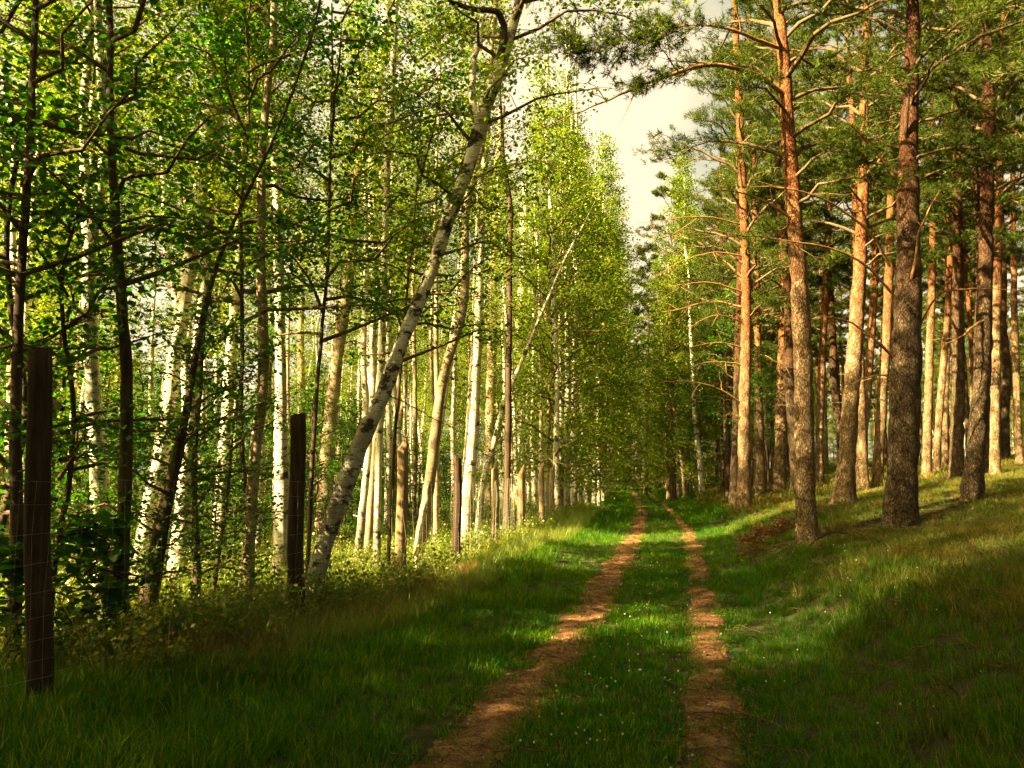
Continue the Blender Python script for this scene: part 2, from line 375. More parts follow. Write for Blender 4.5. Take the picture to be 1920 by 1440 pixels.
def crown_pine(seed, H, h0, L, nb=34, sub=8, tufts=5, needles=15, nl=.12, nw=.007):
    r = np.random.default_rng(seed); g = Geo(); TP = []; TD = []
    for i in range(nb):
        f = h0+(1-h0)*((i+r.uniform(0, 1))/nb); g_ = (f-h0)/(1-h0); z0 = f*H
        ln = L*(.55+.45*math.sin(min(1, g_*2)*math.pi/2))*(1-.7*max(0, g_-.5)/.5)*r.uniform(.55, 1.2)
        az = i*2.4+r.uniform(-.8, .8); el = R(r.uniform(-5, 22)+40*g_**2)
        d = np.array([math.cos(az)*math.cos(el), math.sin(az)*math.cos(el), math.sin(el)]); side = np.cross(d, [0, 0, 1])
        s = np.linspace(0, 1, 8); P = np.array([0, 0, z0])+d*ln*s[:, None]
        P[:, 2] += ln*(.16*np.sin(s*np.pi)-.10*s**2); P += side*(r.normal(0, .12)*ln*s**2)[:, None]; P[1:] += r.normal(0, .035*ln*.6, (7, 3))
        g.tube(P, np.interp(s, [0, 1], [.012+.013*ln, .006]), 5, 1)
        for t in range(sub):
            u = .3+.7*(t+r.uniform(0, 1))/sub; k = u*7; a = int(min(k, 6)); p = P[a]+(P[a+1]-P[a])*(k-a)
            sl = ln*.34*(1.2-.5*u)*r.uniform(.5, 1.3); sg = 1 if t % 2 else -1
            td = d*.75+side*sg*r.uniform(.3, 1)+np.array([0, 0, r.uniform(-.1, .35)]); td /= np.linalg.norm(td)
            q = np.linspace(0, 1, 4); S = p+td*sl*q[:, None]+r.normal(0, .03, (4, 3)); S[0] = p
            g.tube(S, np.interp(q, [0, 1], [.009, .004]), 3, 1)
            for v in range(tufts):
                e = r.uniform(.25, 1.05); k2 = min(e*3, 2.99); a2 = int(k2); c = S[a2]+(S[a2+1]-S[a2])*(k2-a2)
                for w_ in range(2):
                    TP.append(c+r.normal(0, .09, 3)*np.array([1, 1, .5])); dd = td+r.normal(0, .6, 3)+np.array([0, 0, .35]); TD.append(dd/np.linalg.norm(dd))
    TP = np.array(TP); TD = np.array(TD); n = len(TP)
    D = TD[:, None]*.75+r.standard_normal((n, needles, 3))*.62; D /= np.linalg.norm(D, axis=2)[..., None]
    B = np.cross(D, r.standard_normal((n, needles, 3))); B /= np.linalg.norm(B, axis=2)[..., None]
    O = TP[:, None]+TD[:, None]*r.uniform(-.07, .07, (n, needles, 1)); l = nl*r.uniform(.7, 1.2, (n, needles, 1))
    V = np.stack([O-B*nw/2, O+B*nw/2, O+D*l], 2).reshape(-1, 3)
    g.add(V, None, np.arange(len(V)).reshape(-1, 3), 0)
    return g
def bend(g, cx, cyv, zz):
    """move a crown built round the z axis onto a trunk curve (offsets cx, cyv at heights zz)"""
    h = Geo(); h.__dict__.update(g.__dict__); V = np.vstack(g.V).copy()
    V[:, 0] += np.interp(V[:, 2], zz, cx); V[:, 1] += np.interp(V[:, 2], zz, cyv); h.V = [V]; return h
# ------------------------------------------------------------------ trees
def trunk_mesh(P, Rr, mat, k=14, seed=0, flare=.5, stubs=0):
    r = np.random.default_rng(seed); P = np.asarray(P, float); Rr = np.asarray(Rr, float)
    L = np.concatenate([[0], np.cumsum(np.linalg.norm(np.diff(P, axis=0), axis=1))])
    n = int(min(90, max(14, L[-1]/.18))); s = np.linspace(0, L[-1], n)
    # smooth interpolation
    Q = np.stack([np.interp(s, L, P[:, c]) for c in range(3)], 1); rr = np.interp(s, L, Rr)
    kk = np.ones(5)/5
    for c in range(3):
        a = np.pad(Q[:, c], 2, mode='reflect', reflect_type='odd'); Q[:, c] = np.convolve(a, kk, 'valid')
    w_ = np.cumsum(r.normal(0, .006, (n, 2)), axis=0); w_ -= np.linspace(0, 1, n)[:, None]*w_[-1]; Q[:, :2] += w_*.6
    rr = rr*(1+.035*r.standard_normal(n)); rr = rr*(1+flare*np.exp(-s/.28))
    g = Geo(); g.tube(Q, rr, k, 0, jit=.035, rs=r)
    for j in range(stubs):
        z = r.integers(int(n*.15), int(n*.7)); az = r.uniform(0, 6.28); d = np.array([math.cos(az), math.sin(az), .25]); l = r.uniform(.08, .5)
        b = np.stack([Q[z]+d*l*t+np.array([0, 0, -.1*l*t*t]) for t in (0, .5, 1)]); g.tube(b, [.018, .012, .006], 5, 0, cap=True)
    return g.me('trunk', [mat])
def branch_obj(parent, pts, r0, r1, mat, label=None, seed=0, forks=0):
    r = np.random.default_rng(seed); P = np.asarray(pts, float); m = len(P); n = m*4
    L = np.concatenate([[0], np.cumsum(np.linalg.norm(np.diff(P, axis=0), axis=1))]); s = np.linspace(0, L[-1], n)
    Q = np.stack([np.interp(s, L, P[:, c]) for c in range(3)], 1)
    for c in range(3): Q[:, c] = np.convolve(np.pad(Q[:, c], 2, mode='reflect', reflect_type='odd'), np.ones(5)/5, 'valid')
    Q[1:] += r.normal(0, .008, (n-1, 3))*min(1, L[-1])
    g = Geo(); g.tube(Q, np.interp(s, [0, L[-1]*.5, L[-1]], [r0, (r0+r1)*.5, r1]), 7, 0, jit=.06, rs=r)
    for f in range(forks):
        a = r.integers(int(n*.3), n-1); T = Q[min(a+1, n-1)]-Q[a-1]; T /= np.linalg.norm(T)
        d = T*.8+r.standard_normal(3)*.55; d /= np.linalg.norm(d); l = L[-1]*r.uniform(.1, .3); q = np.linspace(0, 1, 5)[:, None]
        F = Q[a]+d*l*q+r.normal(0, .02*l, (5, 3)); F[:, 2] += .12*l*q[:, 0]**2*r.choice([-1, 1]); F[0] = Q[a]
        rb = np.interp(s[a], [0, L[-1]], [r0, r1])*.6
        g.tube(F, np.linspace(rb, .002, 5), 4, 0)
    pl = np.array(parent.location); me = g.me('branch', [mat]); me.transform(Matrix.Translation(-Vector(pl)))
    o = obj('branch', me, parent)
    if label: o['label'] = label
    return o
HB = []
def hero(name, label, cat, px, mat, crown=None, Y=None, H=14, group=None, k=16, seed=0, flare=.5, stubs=2, branches=(), rtop=.03, trunk_label=None, top=None):
    """px: [(x, y, width)] from base to the highest point seen in the photograph; the rest of the stem goes on from there"""
    if Y is None: Y = hit(px[0][0], px[0][1])[1]
    pts = []; rr = []; px = [(x, y, wd*(.88 if name == 'pine_tree' else 1)) for x, y, wd in px]
    for (x, y, wd) in px:
        p, t = at(x, y, Y); pts.append(p); rr.append(wd/2/FPX*t)
    base = pts[0].copy(); base[2] = float(gz(base[0], base[1]))
    if pts[0][2] > base[2]+.15:
        # the foot is hidden: carry the stem straight on down to the ground
        d = pts[0]-pts[1]; d /= abs(d[2])+1e-6; h = pts[0][2]-base[2]; q = pts[0]+d*h*.6; q[2] = base[2]; base = q
        base[2] = float(gz(base[0], base[1])); pts.insert(0, base.copy()); rr.insert(0, rr[0]*1.05)
    else: pts[0][2] = base[2]
    pts.insert(0, base-np.array([0, 0, .12])); rr.insert(0, rr[0])
    r = np.random.default_rng(seed+77)
    if top is None and pts[-1][2] < base[2]+H-.5:
        d = pts[-1]-pts[-2]; d = d/np.linalg.norm(d); rem = base[2]+H-pts[-1][2]; n = 5; p0 = pts[-1].copy(); r0 = rr[-1]
        for i in range(1, n+1):
            u = i/n; dd = d*(1-.6*u)+np.array([0, 0, .6*u]); p = pts[-1]+dd/dd[2]*rem/n+np.append(r.normal(0, .06, 2), 0); pts.append(p); rr.append(r0*(1-u)+min(rtop, r0)*u*.4)
    root = empty(name, tuple(base)); tag(root, label, cat, group); HB.append((base[0], base[1], rr[1]*2.2+.12))
    P = np.array(pts)-base
    t = obj('trunk', trunk_mesh(P, rr, mat, k, seed, flare, stubs), root)
    if trunk_label: t['label'] = trunk_label
    if crown is not None:
        z = np.maximum.accumulate(P[:, 2]+np.arange(len(P))*1e-4)
        g = bend(crown, P[:, 0], P[:, 1], z); me = g.me('crown', [M[crown.leaf], M['twig']], False); obj('crown', me, root)
    for b in branches: branch_obj(root, [at(x, y, Y+dy)[0] for (x, y, dy) in b['p']], b.get('r', .03), b.get('r1', .006), b.get('m', M['pine_branch']), b.get('l'), b.get('s', 1), b.get('f', 3))
    return root, Y
def C(g, leaf): g.leaf = leaf; return g
#CROWNS
BC = [C(crown_broad(100+i, 15, .28+.04*i, 2.2, 50, 9, 52, .062), 'birch_leaf') for i in range(4)]       # birches at the fence
BT = [C(crown_broad(120+i, 18, .38, 2.5, 50, 8, 36, .085, spread=.16), 'birch_leaf') for i in range(3)]    # tall, porous, clear stems
BD = [C(crown_broad(130+i, 18, .16, 2.9, 66, 8, 46, .12, spread=.2), 'birch_leaf') for i in range(2)]       # dense
BL = [C(crown_broad(140+i, 13, .06, 2.8, 56, 9, 38, .095, low=.8, spread=.16), 'birch_leaf') for i in range(3)]      # leafy to the ground
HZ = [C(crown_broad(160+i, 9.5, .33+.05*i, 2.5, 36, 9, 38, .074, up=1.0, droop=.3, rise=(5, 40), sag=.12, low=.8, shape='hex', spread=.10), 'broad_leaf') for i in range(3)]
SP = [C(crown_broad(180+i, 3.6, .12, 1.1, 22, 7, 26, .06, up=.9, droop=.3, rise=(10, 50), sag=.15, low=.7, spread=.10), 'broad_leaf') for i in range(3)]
PC = [C(crown_pine(200+i, 15, .38, 3.1, 40, 8, 6, 16, .14, .012), 'needle') for i in range(3)]
PX = C(crown_pine(210, 17, .34, 4.8, 44, 10, 7, 15, .14, .013), 'needle')
PF = [C(crown_pine(220+i, 19, .42, 2.8, 36, 8, 5, 13, .20, .022), 'needle') for i in range(3)]
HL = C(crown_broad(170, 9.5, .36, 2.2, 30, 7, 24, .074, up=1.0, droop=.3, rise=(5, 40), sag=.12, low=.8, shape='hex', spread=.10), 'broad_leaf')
BH = [C(crown_broad(190+i, 18, .64, 1.9, 30, 8, 34, .085, spread=.16), 'birch_leaf') for i in range(3)]       # only a high crown
def shared(gs): return [g.me('crown', [M[g.leaf], M['twig']], False) for g in gs]
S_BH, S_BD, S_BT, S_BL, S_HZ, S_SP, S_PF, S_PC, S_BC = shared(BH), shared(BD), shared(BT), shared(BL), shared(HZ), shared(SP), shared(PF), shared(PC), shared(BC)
S_PX = shared([PX])
def straight_trunk(H, r0, mat, seed, lean=.3, k=9):
    r = np.random.default_rng(seed); z = np.linspace(-.15, H, 10); a, b = r.normal(0, lean, 2); c = r.normal(0, .12, (10, 2)); c[0] = c[1] = 0
    u = np.clip(z/H, 0, 1); P = np.stack([a*u*(1-u)+c[:, 0]*.6, b*u*(1-u)+c[:, 1]*.6, z], 1)
    return trunk_mesh(P, r0*(1-u*.9)+.01, mat, k, seed, .4, 3)
T_B = [straight_trunk(17.5, .085+.018*i, M['birch'], 300+i) for i in range(4)]
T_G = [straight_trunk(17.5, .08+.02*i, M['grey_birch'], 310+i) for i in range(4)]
T_P = [straight_trunk(18.5, .15+.02*i, M['pine'] if i == 0 else M['shaded_pine'], 320+i, k=11) for i in range(4)]
T_D = [straight_trunk(9, .06+.015*i, M['dark_bark'], 330+i) for i in range(3)]
T_S = [straight_trunk(3.4, .018, M['dark_bark'], 340, .1, 5)]
def plant(name, label, cat, group, x, y, trunk, crown, s=1.0, rz=0.0, sz=None, tilt=(0, 0)):
    root = empty(name, (x, y, float(gz(x, y)))); root.rotation_euler = (tilt[0], tilt[1], rz); root.scale = (s, s, sz or s)
    tag(root, label, cat, group)
    if trunk: obj('trunk', trunk, root)
    if crown: obj('crown', crown, root)
    return root
#HEROES_BIRCH
bi, gb, pn, db = M['birch'], M['grey_birch'], M['pine'], M['dark_bark']
bt, pt = 'birch_tree', 'pine_tree'
LEAN = .73
lean, _ = hero(bt, 'thick birch leaning hard towards the path behind the second fence post, burred and forked', 'birch',
     [(x, y, w_*LEAN) for x, y, w_ in [(580,1150,48),(600,1030,42),(640,935,50),(664,850,47),(708,770,40),(744,660,35),(806,520,33),(836,412,34),(884,300,35),(902,210,38),(938,120,34),(960,50,26),(974,0,24)]],
     M['stained_shaded_birch'], BC[0], H=14, seed=1, stubs=4,
     branches=[dict(p=[(930,150,0),(948,60,-.1),(943,18,-.2),(900,22,-.3),(840,2,-.5),(790,-20,-.6)], r=.06, r1=.02, m=db, f=2, l='dark crooked fork of the stem'),
               dict(p=[(895,235,0),(882,170,.1),(893,100,.2),(905,30,.3)], r=.055, r1=.03, m=bi, f=2),
               dict(p=[(715,735,0),(770,760,-.1),(840,800,-.3),(870,812,-.4)], r=.010, r1=.003, m=db, f=3)])
hero(bt, 'bright white upright birch touching the post with the darker rounded top beside the path', 'birch',
     [(868,1032,28),(878,900,27),(886,780,24),(893,650,21),(897,500,19),(901,380,18),(908,280,16),(914,180,14)], bi, BC[1], H=14, seed=2, stubs=1)
hero(bt, 'pale leaning birch rising behind the first fence post, dappled all the way up', 'birch',
     [(256,1110,30),(274,985,31),(298,880,32),(312,780,31),(332,640,28),(347,550,27),(374,400,26),(392,230,28),(402,100,25),(415,0,22)], bi, BC[2], H=14, seed=3)
hero(bt, 'sunlit birch with a broad pale foot standing in the yellow weeds behind the dark trunks', 'birch',
     [(330,1112,38),(346,930,30),(356,800,26),(368,680,22),(385,520,18),(396,400,16)], bi, BC[3], H=13, seed=4)
hero(bt, 'slim white birch between the broad-footed birch and the twin birches', 'birch',
     [(408,1045,27),(414,940,25),(428,780,23),(437,650,20),(446,500,17),(455,300,14)], bi, BC[0], H=14, seed=5)
hero(bt, 'thicker white stem of the twin birches just behind the second fence post', 'birch',
     [(528,1105,30),(527,950,28),(526,820,24),(524,700,20),(521,520,17),(515,300,14)], bi, BC[1], H=13, seed=6)
hero(bt, 'thinner stem of the twin birches half hidden by the second fence post', 'birch',
     [(541,1085,14),(540,930,13),(534,760,12),(528,600,11),(530,400,9)], bi, None, H=10, seed=7)
hero(bt, 'brownish sunlit birch curving up behind the foot of the leaning birch', 'birch',
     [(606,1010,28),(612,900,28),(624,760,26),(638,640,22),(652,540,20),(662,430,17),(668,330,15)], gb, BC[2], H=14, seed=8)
hero(bt, 'tall birch whose white top stands clear of the leaves over the leaning birch', 'birch',
     [(690,1000,22),(693,850,22),(699,700,20),(697,560,19),(702,420,17),(698,300,17),(708,170,18),(722,50,16),(726,0,14)], bi, BC[3], H=15, seed=9)
hero(bt, 'smooth pale birch stem close beside the tall white-topped birch', 'birch',
     [(710,860,14),(714,680,14),(719,540,13),(724,400,13),(727,260,12),(736,130,12),(738,30,11)], bi, BC[1], H=15, seed=10, Y=17)
hero(bt, 'thin bright birch stem with a bowed foot under the leaning birch', 'birch',
     [(668,1072,14),(678,960,14),(692,840,13),(700,740,11)], bi, None, H=6, seed=11)
hero(bt, 'thin brown-stained birch stem beside the bowed one under the leaning birch', 'birch',
     [(686,1062,12),(694,960,14),(701,850,12),(708,760,10)], gb, None, H=6.5, seed=12)
hero(bt, 'brown shaded birch trunk running up straight behind the white upright birch', 'birch',
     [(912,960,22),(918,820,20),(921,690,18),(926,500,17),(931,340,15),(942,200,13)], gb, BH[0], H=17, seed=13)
hero(bt, 'birch with a stained lower trunk and a gleaming white top above the path edge', 'birch',
     [(976,935,20),(975,830,19),(972,720,17),(971,640,15),(981,530,18),(984,400,15),(984,340,12)], bi, BC[2], H=14, seed=14)
hero(bt, 'thin black-stemmed tree between the brown birch and the white-topped one', 'birch',
     [(952,900,12),(954,760,12),(956,560,11),(958,380,10)], db, None, H=12, seed=15, Y=22)
hero(bt, 'slender S-curved birch sapling arching out over the fence with a long bare bough', 'birch',
     [(893,1012,10),(906,900,12),(927,828,12),(948,745,10),(985,660,7),(1020,575,5.5),(1060,480,4),(1100,412,3),(1130,350,1.5)], bi, SP[0], H=8, seed=16, k=8, stubs=0, top=1,
     branches=[dict(p=[(927,832,0),(945,822,0),(975,834,0),(1012,852,0),(1045,868,0),(1068,872,0)], r=.022, r1=.008, m=M['pale_branch'], f=4),
               dict(p=[(985,660,0),(1000,600,.1),(1010,560,.2),(1040,500,.3),(1055,460,.3)], r=.02, r1=.006, m=M['pale_branch'], f=4)])
hero(bt, 'narrow birch with a pale kinked foot behind the pointed fence post', 'birch',
     [(805,965,13),(812,880,13),(826,800,12),(842,690,12),(855,600,12),(868,500,11),(876,380,9)], bi, BH[1], H=16, seed=17)
hero(bt, 'straight pencil-thin birch just past the slanted-top fence post', 'birch',
     [(775,985,9),(778,840,9),(777,700,8),(774,560,8)], gb, None, H=11, seed=18)
hero(bt, 'young birch with a bright lit foot by the fence where the posts crowd together', 'birch',
     [(1014,925,12),(1016,850,12),(1022,780,11),(1026,640,9)], bi, BC[0], H=14, seed=19)
hero(bt, 'far thin white birch rising above the crowded fence posts', 'birch',
     [(1093,915,8),(1094,830,9),(1098,740,8),(1101,650,7)], bi, BL[1], H=13, seed=20)
hero(bt, 'dappled birch deep in shade standing farthest along the fence from the path', 'birch',
     [(186,1040,18),(180,900,18),(175,760,17),(170,600,16),(167,450,16),(172,300,14)], bi, BC[0], H=13, seed=21)
hero(bt, 'knotty birch with brown curls, centre stem between the twin birches and brownish birch', 'birch',
     [(566,960,14),(565,800,14),(563,620,13),(568,420,12)], gb, BC[1], H=13, seed=22)
hero(bt, 'thin white birch seen between the brownish birch and the fence', 'birch',
     [(488,1000,15),(487,850,14),(490,640,12),(494,420,11)], gb, BC[2], H=14, seed=23)
#DARK
hero('broadleaf_tree', 'black leaning trunk in front of the pale leaning birch behind the first fence post', 'tree',
     [(268,1185,34),(284,1080,32),(304,960,26),(328,870,20),(346,790,16),(366,660,12),(390,540,9),(430,430,7)], db, SP[1], H=9, seed=31)
hero('broadleaf_tree', 'black upright trunk hung with dark leaves beside the first fence post', 'tree',
     [(222,1205,30),(228,1050,26),(236,880,24),(238,740,22),(226,580,20),(214,420,17),(200,200,13)], db, HL, H=10, seed=32)
hero('broadleaf_tree', 'small dark sapling trunk in front of the broad-footed birch', 'tree',
     [(366,1165,16),(370,1040,15),(362,960,12),(366,820,10)], db, SP[0], H=4, seed=33)
hero('broadleaf_tree', 'curved dark stem with leafy twigs before the yellow weeds', 'tree',
     [(395,1150,8),(400,1080,8),(418,1000,7),(430,900,6)], db, SP[1], H=3.6, seed=34)
hero('broadleaf_tree', 'dark tree at the very edge of the wood, leaves hanging over the first post', 'tree',
     [(22,1230,26),(30,1050,24),(28,800,20),(35,500,16),(60,200,13)], db, HL, H=10, seed=35, Y=8.2)
hero('broadleaf_tree', 'shaded trunk in the gloom beyond the first fence post', 'tree',
     [(98,1090,14),(96,900,13),(100,700,11)], db, SP[2], H=5, seed=36)
hero('broadleaf_tree', 'leafy tree with pale slanting bough between the leaning birches', 'tree',
     [(470,1090,10),(465,960,10),(450,820,9),(455,640,8)], db, HZ[1], H=8, seed=37, Y=11.5,
     branches=[dict(p=[(385,600,0),(440,510,0),(475,462,0),(520,402,0)], r=.02, r1=.012, m=M['pale_branch'], f=1)])
hero('broadleaf_tree', 'leafy tree with low boughs between the twin birches and the leaning birch', 'tree',
     [(575,1090,9),(580,960,9),(590,800,8),(600,640,7)], db, HL, H=8.5, seed=38, Y=12.4)
hero('broadleaf_tree', 'slight leafy tree past the slanted-top post', 'tree',
     [(728,1060,7),(735,900,7),(745,740,6),(760,600,5)], db, HL, H=8, seed=39, Y=14.5)
#HEROES_PINE
def spray(root, anchors, Y, n, seed, rad=.55):
    """needle-covered twigs fanned about a bough"""
    r = np.random.default_rng(seed); A = np.array([at(x, y, Y+d)[0] for x, y, d in anchors]); g = Geo(); O = []; D = []
    for i in range(n):
        k = r.uniform(0, len(A)-1.001); a = int(k); p = A[a]+(A[a+1]-A[a])*(k-a); d = (A[a+1]-A[a]); d = d/np.linalg.norm(d)*.7+r.standard_normal(3)*np.array([.6, .8, .35])+np.array([0, 0, .15]); d /= np.linalg.norm(d)
        l = rad*r.uniform(.5, 1.4); q = np.linspace(0, 1, 4); S = p+d*l*q[:, None]; S[:, 2] -= .08*l*q**2; g.tube(S, np.linspace(.009, .003, 4), 3, 1)
        for e in r.uniform(.3, 1.05, 9): O.append(p+d*l*e+r.normal(0, .05, 3)); dd = d+r.normal(0, .5, 3); D.append(dd/np.linalg.norm(dd))
    O, D = np.array(O), np.array(D); m = 16
    N_ = D[:, None]*.75+r.standard_normal((len(O), m, 3))*.6; N_ /= np.linalg.norm(N_, axis=2)[..., None]; B = np.cross(N_, r.standard_normal(N_.shape)); B /= np.linalg.norm(B, axis=2)[..., None]
    O2 = O[:, None]+D[:, None]*r.uniform(-.06, .06, (len(O), m, 1)); V = np.stack([O2-B*.006, O2+B*.006, O2+N_*.13*r.uniform(.7, 1.2, (len(O), m, 1))], 2).reshape(-1, 3)
    g.add(V, None, np.arange(len(V)).reshape(-1, 3), 0); me = g.me('needle_bough', [M['needle'], M['twig']], False); me.transform(Matrix.Translation(-Vector(root.location))); obj('needle_bough', me, root)
def dead(Y0, lst, r=.018, mat=None, f=4):
    return [dict(p=[(x, y, dy) for (x, y, dy) in b], r=r, r1=.004, m=mat or M['pine_branch'], f=f, s=i+3) for i, b in enumerate(lst)]
big, bigY = hero(pt, 'big pine beside the path, upper trunk orange-red, rusty twigs round its foot', 'pine',
     [(1516,1012,50),(1512,960,43),(1510,850,42),(1507,700,38),(1502,560,36),(1494,450,33),(1483,300,30),(1472,150,26),(1460,0,23)], pn, PC[0], seed=41, k=20, H=15, flare=.15, stubs=4,
     branches=[dict(p=[(1480,185,0),(1440,150,-.2),(1400,132,-.5),(1330,118,-.9),(1280,132,-1.2),(1190,165,-1.5),(1090,208,-1.8),(1005,245,-2)], r=.05, r1=.006, f=6, l='long bare bough sweeping out over the path'),
               dict(p=[(1498,420,0),(1450,385,-.2),(1400,362,-.3),(1335,355,-.4)], r=.03, r1=.008, f=3),
               dict(p=[(1478,95,0),(1430,80,-.3),(1370,52,-.6),(1290,45,-.9),(1225,62,-1.2)], r=.04, r1=.01, f=5)])
spray(big, [(1330,50,-.8), (1250,60,-1.1), (1180,75,-1.4), (1110,95,-1.6), (1070,80,-1.8)], bigY, 75, 5, .6)
spray(big, [(1300,120,-1.0), (1230,150,-1.3), (1190,165,-1.5)], bigY, 14, 6, .35)
hero(pt, 'stoutest pine, grey and furrowed, standing on the bank with dead snags at head height', 'pine',
     [(1689,985,72),(1690,930,66),(1693,850,62),(1696,700,60),(1699,600,57),(1703,450,46),(1702,320,42),(1706,180,34),(1714,60,27)], M['shaded_pine'], PC[1], seed=42, k=22, H=15, flare=.08, stubs=5,
     branches=[dict(p=[(1678,672,0),(1640,635,-.2),(1600,605,-.3),(1560,594,-.4),(1520,592,-.5)], r=.03, r1=.007, f=3),
               dict(p=[(1690,785,0),(1685,730,-.3),(1665,702,-.4),(1630,705,-.5),(1600,718,-.6),(1582,735,-.6)], r=.022, r1=.006, f=4),
               dict(p=[(1672,550,0),(1640,510,-.2),(1600,480,-.4),(1560,465,-.5),(1500,455,-.7),(1400,440,-.9),(1300,445,-1)], r=.026, r1=.006, f=4),
               dict(p=[(1675,330,0),(1640,280,-.2),(1610,250,-.4),(1585,225,-.5)], r=.03, r1=.012, f=1),
               dict(p=[(1700,560,0),(1715,500,-.3),(1725,420,-.4),(1760,360,-.5)], r=.035, r1=.01, f=2),
               dict(p=[(1722,620,0),(1740,580,.2),(1760,545,.3),(1850,540,.4),(1915,545,.4)], r=.02, r1=.006, f=2),
               dict(p=[(1698,290,0),(1700,200,-.3),(1712,125,-.4),(1660,128,-.6)], r=.04, r1=.015, m=db, f=2),
               dict(p=[(1668,500,0),(1640,440,-.3),(1590,400,-.5),(1540,370,-.7),(1480,352,-.9),(1380,348,-1.1)], r=.03, r1=.006, f=4)])
hero(pt, 'brightly sunlit pine at the path edge with a comb of bare dead branches', 'pine',
     [(1395,955,32),(1396,900,28),(1397,800,26),(1400,650,23),(1400,520,20),(1394,380,17),(1388,250,15),(1382,120,14),(1378,0,12)], pn, PC[2], seed=43, k=18, H=17, stubs=3,
     branches=dead(0, [[(1392,548,0),(1340,528,-.3),(1290,530,-.6),(1240,560,-1)], [(1390,604,0),(1350,588,-.3),(1310,600,-.6),(1290,620,-.8)],
                       [(1392,652,0),(1350,640,-.3),(1320,645,-.5),(1298,650,-.6)], [(1392,683,0),(1350,678,-.3),(1315,680,-.5),(1300,688,-.7)],
                       [(1392,480,0),(1340,470,-.4),(1270,490,-.8),(1230,520,-1)], [(1390,755,0),(1350,728,-.3),(1300,715,-.6),(1240,714,-1)],
                       [(1388,420,0),(1330,405,-.4),(1260,410,-.9),(1190,420,-1.3)], [(1390,575,0),(1330,560,.4),(1280,580,.8),(1210,590,1)],
                       [(1392,520,0),(1350,480,.2),(1310,450,.4),(1250,440,.6)], [(1394,785,0),(1370,775,-.1),(1358,778,-.2)],
                       [(1408,560,0),(1440,590,.2),(1480,605,.4)], [(1408,640,0),(1450,680,.3),(1490,690,.5)]], .03, M['pine_branch'], 6))
hero(pt, 'light-barked sunlit pine between the orange and the stout one', 'pine',
     [(1581,943,42),(1588,850,37),(1598,720,34),(1606,600,30),(1612,480,26),(1617,350,22),(1620,200,18),(1624,60,15)], pn, PC[0], seed=44, k=18, H=16)
hero(pt, 'slimmer pine pressed close behind the light-barked one', 'pine',
     [(1608,905,20),(1620,800,20),(1632,660,18),(1640,520,16),(1646,380,14),(1650,240,12)], pn, PC[2], seed=45, H=17)
hero(pt, 'reddish pine partly hidden by the stout furrowed trunk', 'pine',
     [(1645,915,24),(1650,820,22),(1660,660,20),(1668,480,17),(1672,300,14)], pn, None, seed=46, H=16)
hero(pt, 'warm brown pine between the comb-branched pine and the big orange one', 'pine',
     [(1460,922,30),(1463,850,26),(1467,700,23),(1471,560,20),(1468,420,18),(1462,260,15)], pn, PX, seed=47, H=17)
hero(pt, 'dark thin pine in shade just behind the comb-branched pine', 'pine',
     [(1376,935,20),(1380,820,18),(1384,680,16),(1388,500,13)], M['shaded_pine'], None, seed=48, H=15, Y=31)
hero(pt, 'dim slender pine beyond the warm brown one', 'pine',
     [(1432,910,17),(1438,800,17),(1445,660,15),(1452,480,12)], M['shaded_pine'], PC[0], seed=49, H=17)
hero(pt, 'pale thin pine seen in the gap past the big orange pine', 'pine',
     [(1536,850,16),(1540,720,16),(1547,560,14),(1556,400,12),(1564,250,10),(1570,120,9)], pn, PF[1], seed=50, H=17, Y=33)
hero(pt, 'tall shaded pine on the bank with a bent upper stem', 'pine',
     [(1822,938,42),(1832,820,36),(1844,700,34),(1850,560,30),(1853,400,27),(1858,250,25),(1856,120,24),(1845,0,20)], M['shaded_pine'], PC[1], seed=51, k=18, H=16,
     branches=dead(0, [[(1850,600,0),(1830,605,-.2),(1795,640,-.5),(1760,645,-.7)], [(1862,215,0),(1900,240,-.2),(1940,290,-.4)]], .03))
hero(pt, 'straight thin pine directly behind the bent-topped one', 'pine',
     [(1866,890,20),(1866,700,19),(1869,500,17),(1874,300,14)], pn, PC[2], seed=52, H=17)
hero(pt, 'straight dark pine midway along the bank with a deep red upper trunk', 'pine',
     [(1793,868,28),(1796,720,26),(1796,520,22),(1794,320,18),(1794,140,14)], M['shaded_pine'], PC[0], seed=53, H=18, Y=24)
hero(pt, 'thin pine standing just past the stout furrowed one', 'pine',
     [(1738,838,18),(1742,700,17),(1748,520,15),(1750,300,12)], pn, PF[0], seed=54, H=18, Y=28)
hero(pt, 'orange pine leaning slightly, first of the pair beyond the stout one', 'pine',
     [(1756,852,15),(1764,740,15),(1774,600,13),(1782,420,11)], pn, PF[2], seed=55, H=18, Y=30)
hero(pt, 'second and duller of the orange pair beyond the stout one', 'pine',
     [(1772,856,13),(1774,720,13),(1778,560,12),(1776,400,10)], pn, None, seed=56, H=16, Y=31)
hero(pt, 'thin grey pine at the outermost edge of the pine wood', 'pine',
     [(1913,885,15),(1907,740,14),(1903,560,13),(1900,380,11)], pn, PF[1], seed=57, H=17, Y=27)
hero(pt, 'far pine with a glowing orange middle at the turn of the path', 'pine',
     [(1262,905,13),(1262,820,12),(1260,720,11),(1257,620,9)], pn, PF[2], seed=58, H=16, Y=52)
hero(pt, 'slim far pine standing alone where the path fades', 'pine',
     [(1211,898,8),(1212,830,8),(1213,740,7)], pn, PF[0], seed=59, H=17, Y=70)
hero(bt, 'white birch stem far down the path among the orange pines', 'birch',
     [(1252,890,7),(1249,840,7),(1251,790,6)], gb, BL[0], seed=60, H=12, Y=55)
hero(bt, 'crooked pale stem far down the path, beside the shaded young trees', 'birch',
     [(1283,905,7),(1277,850,7),(1268,790,6)], gb, BL[1], seed=61, H=12, Y=50)
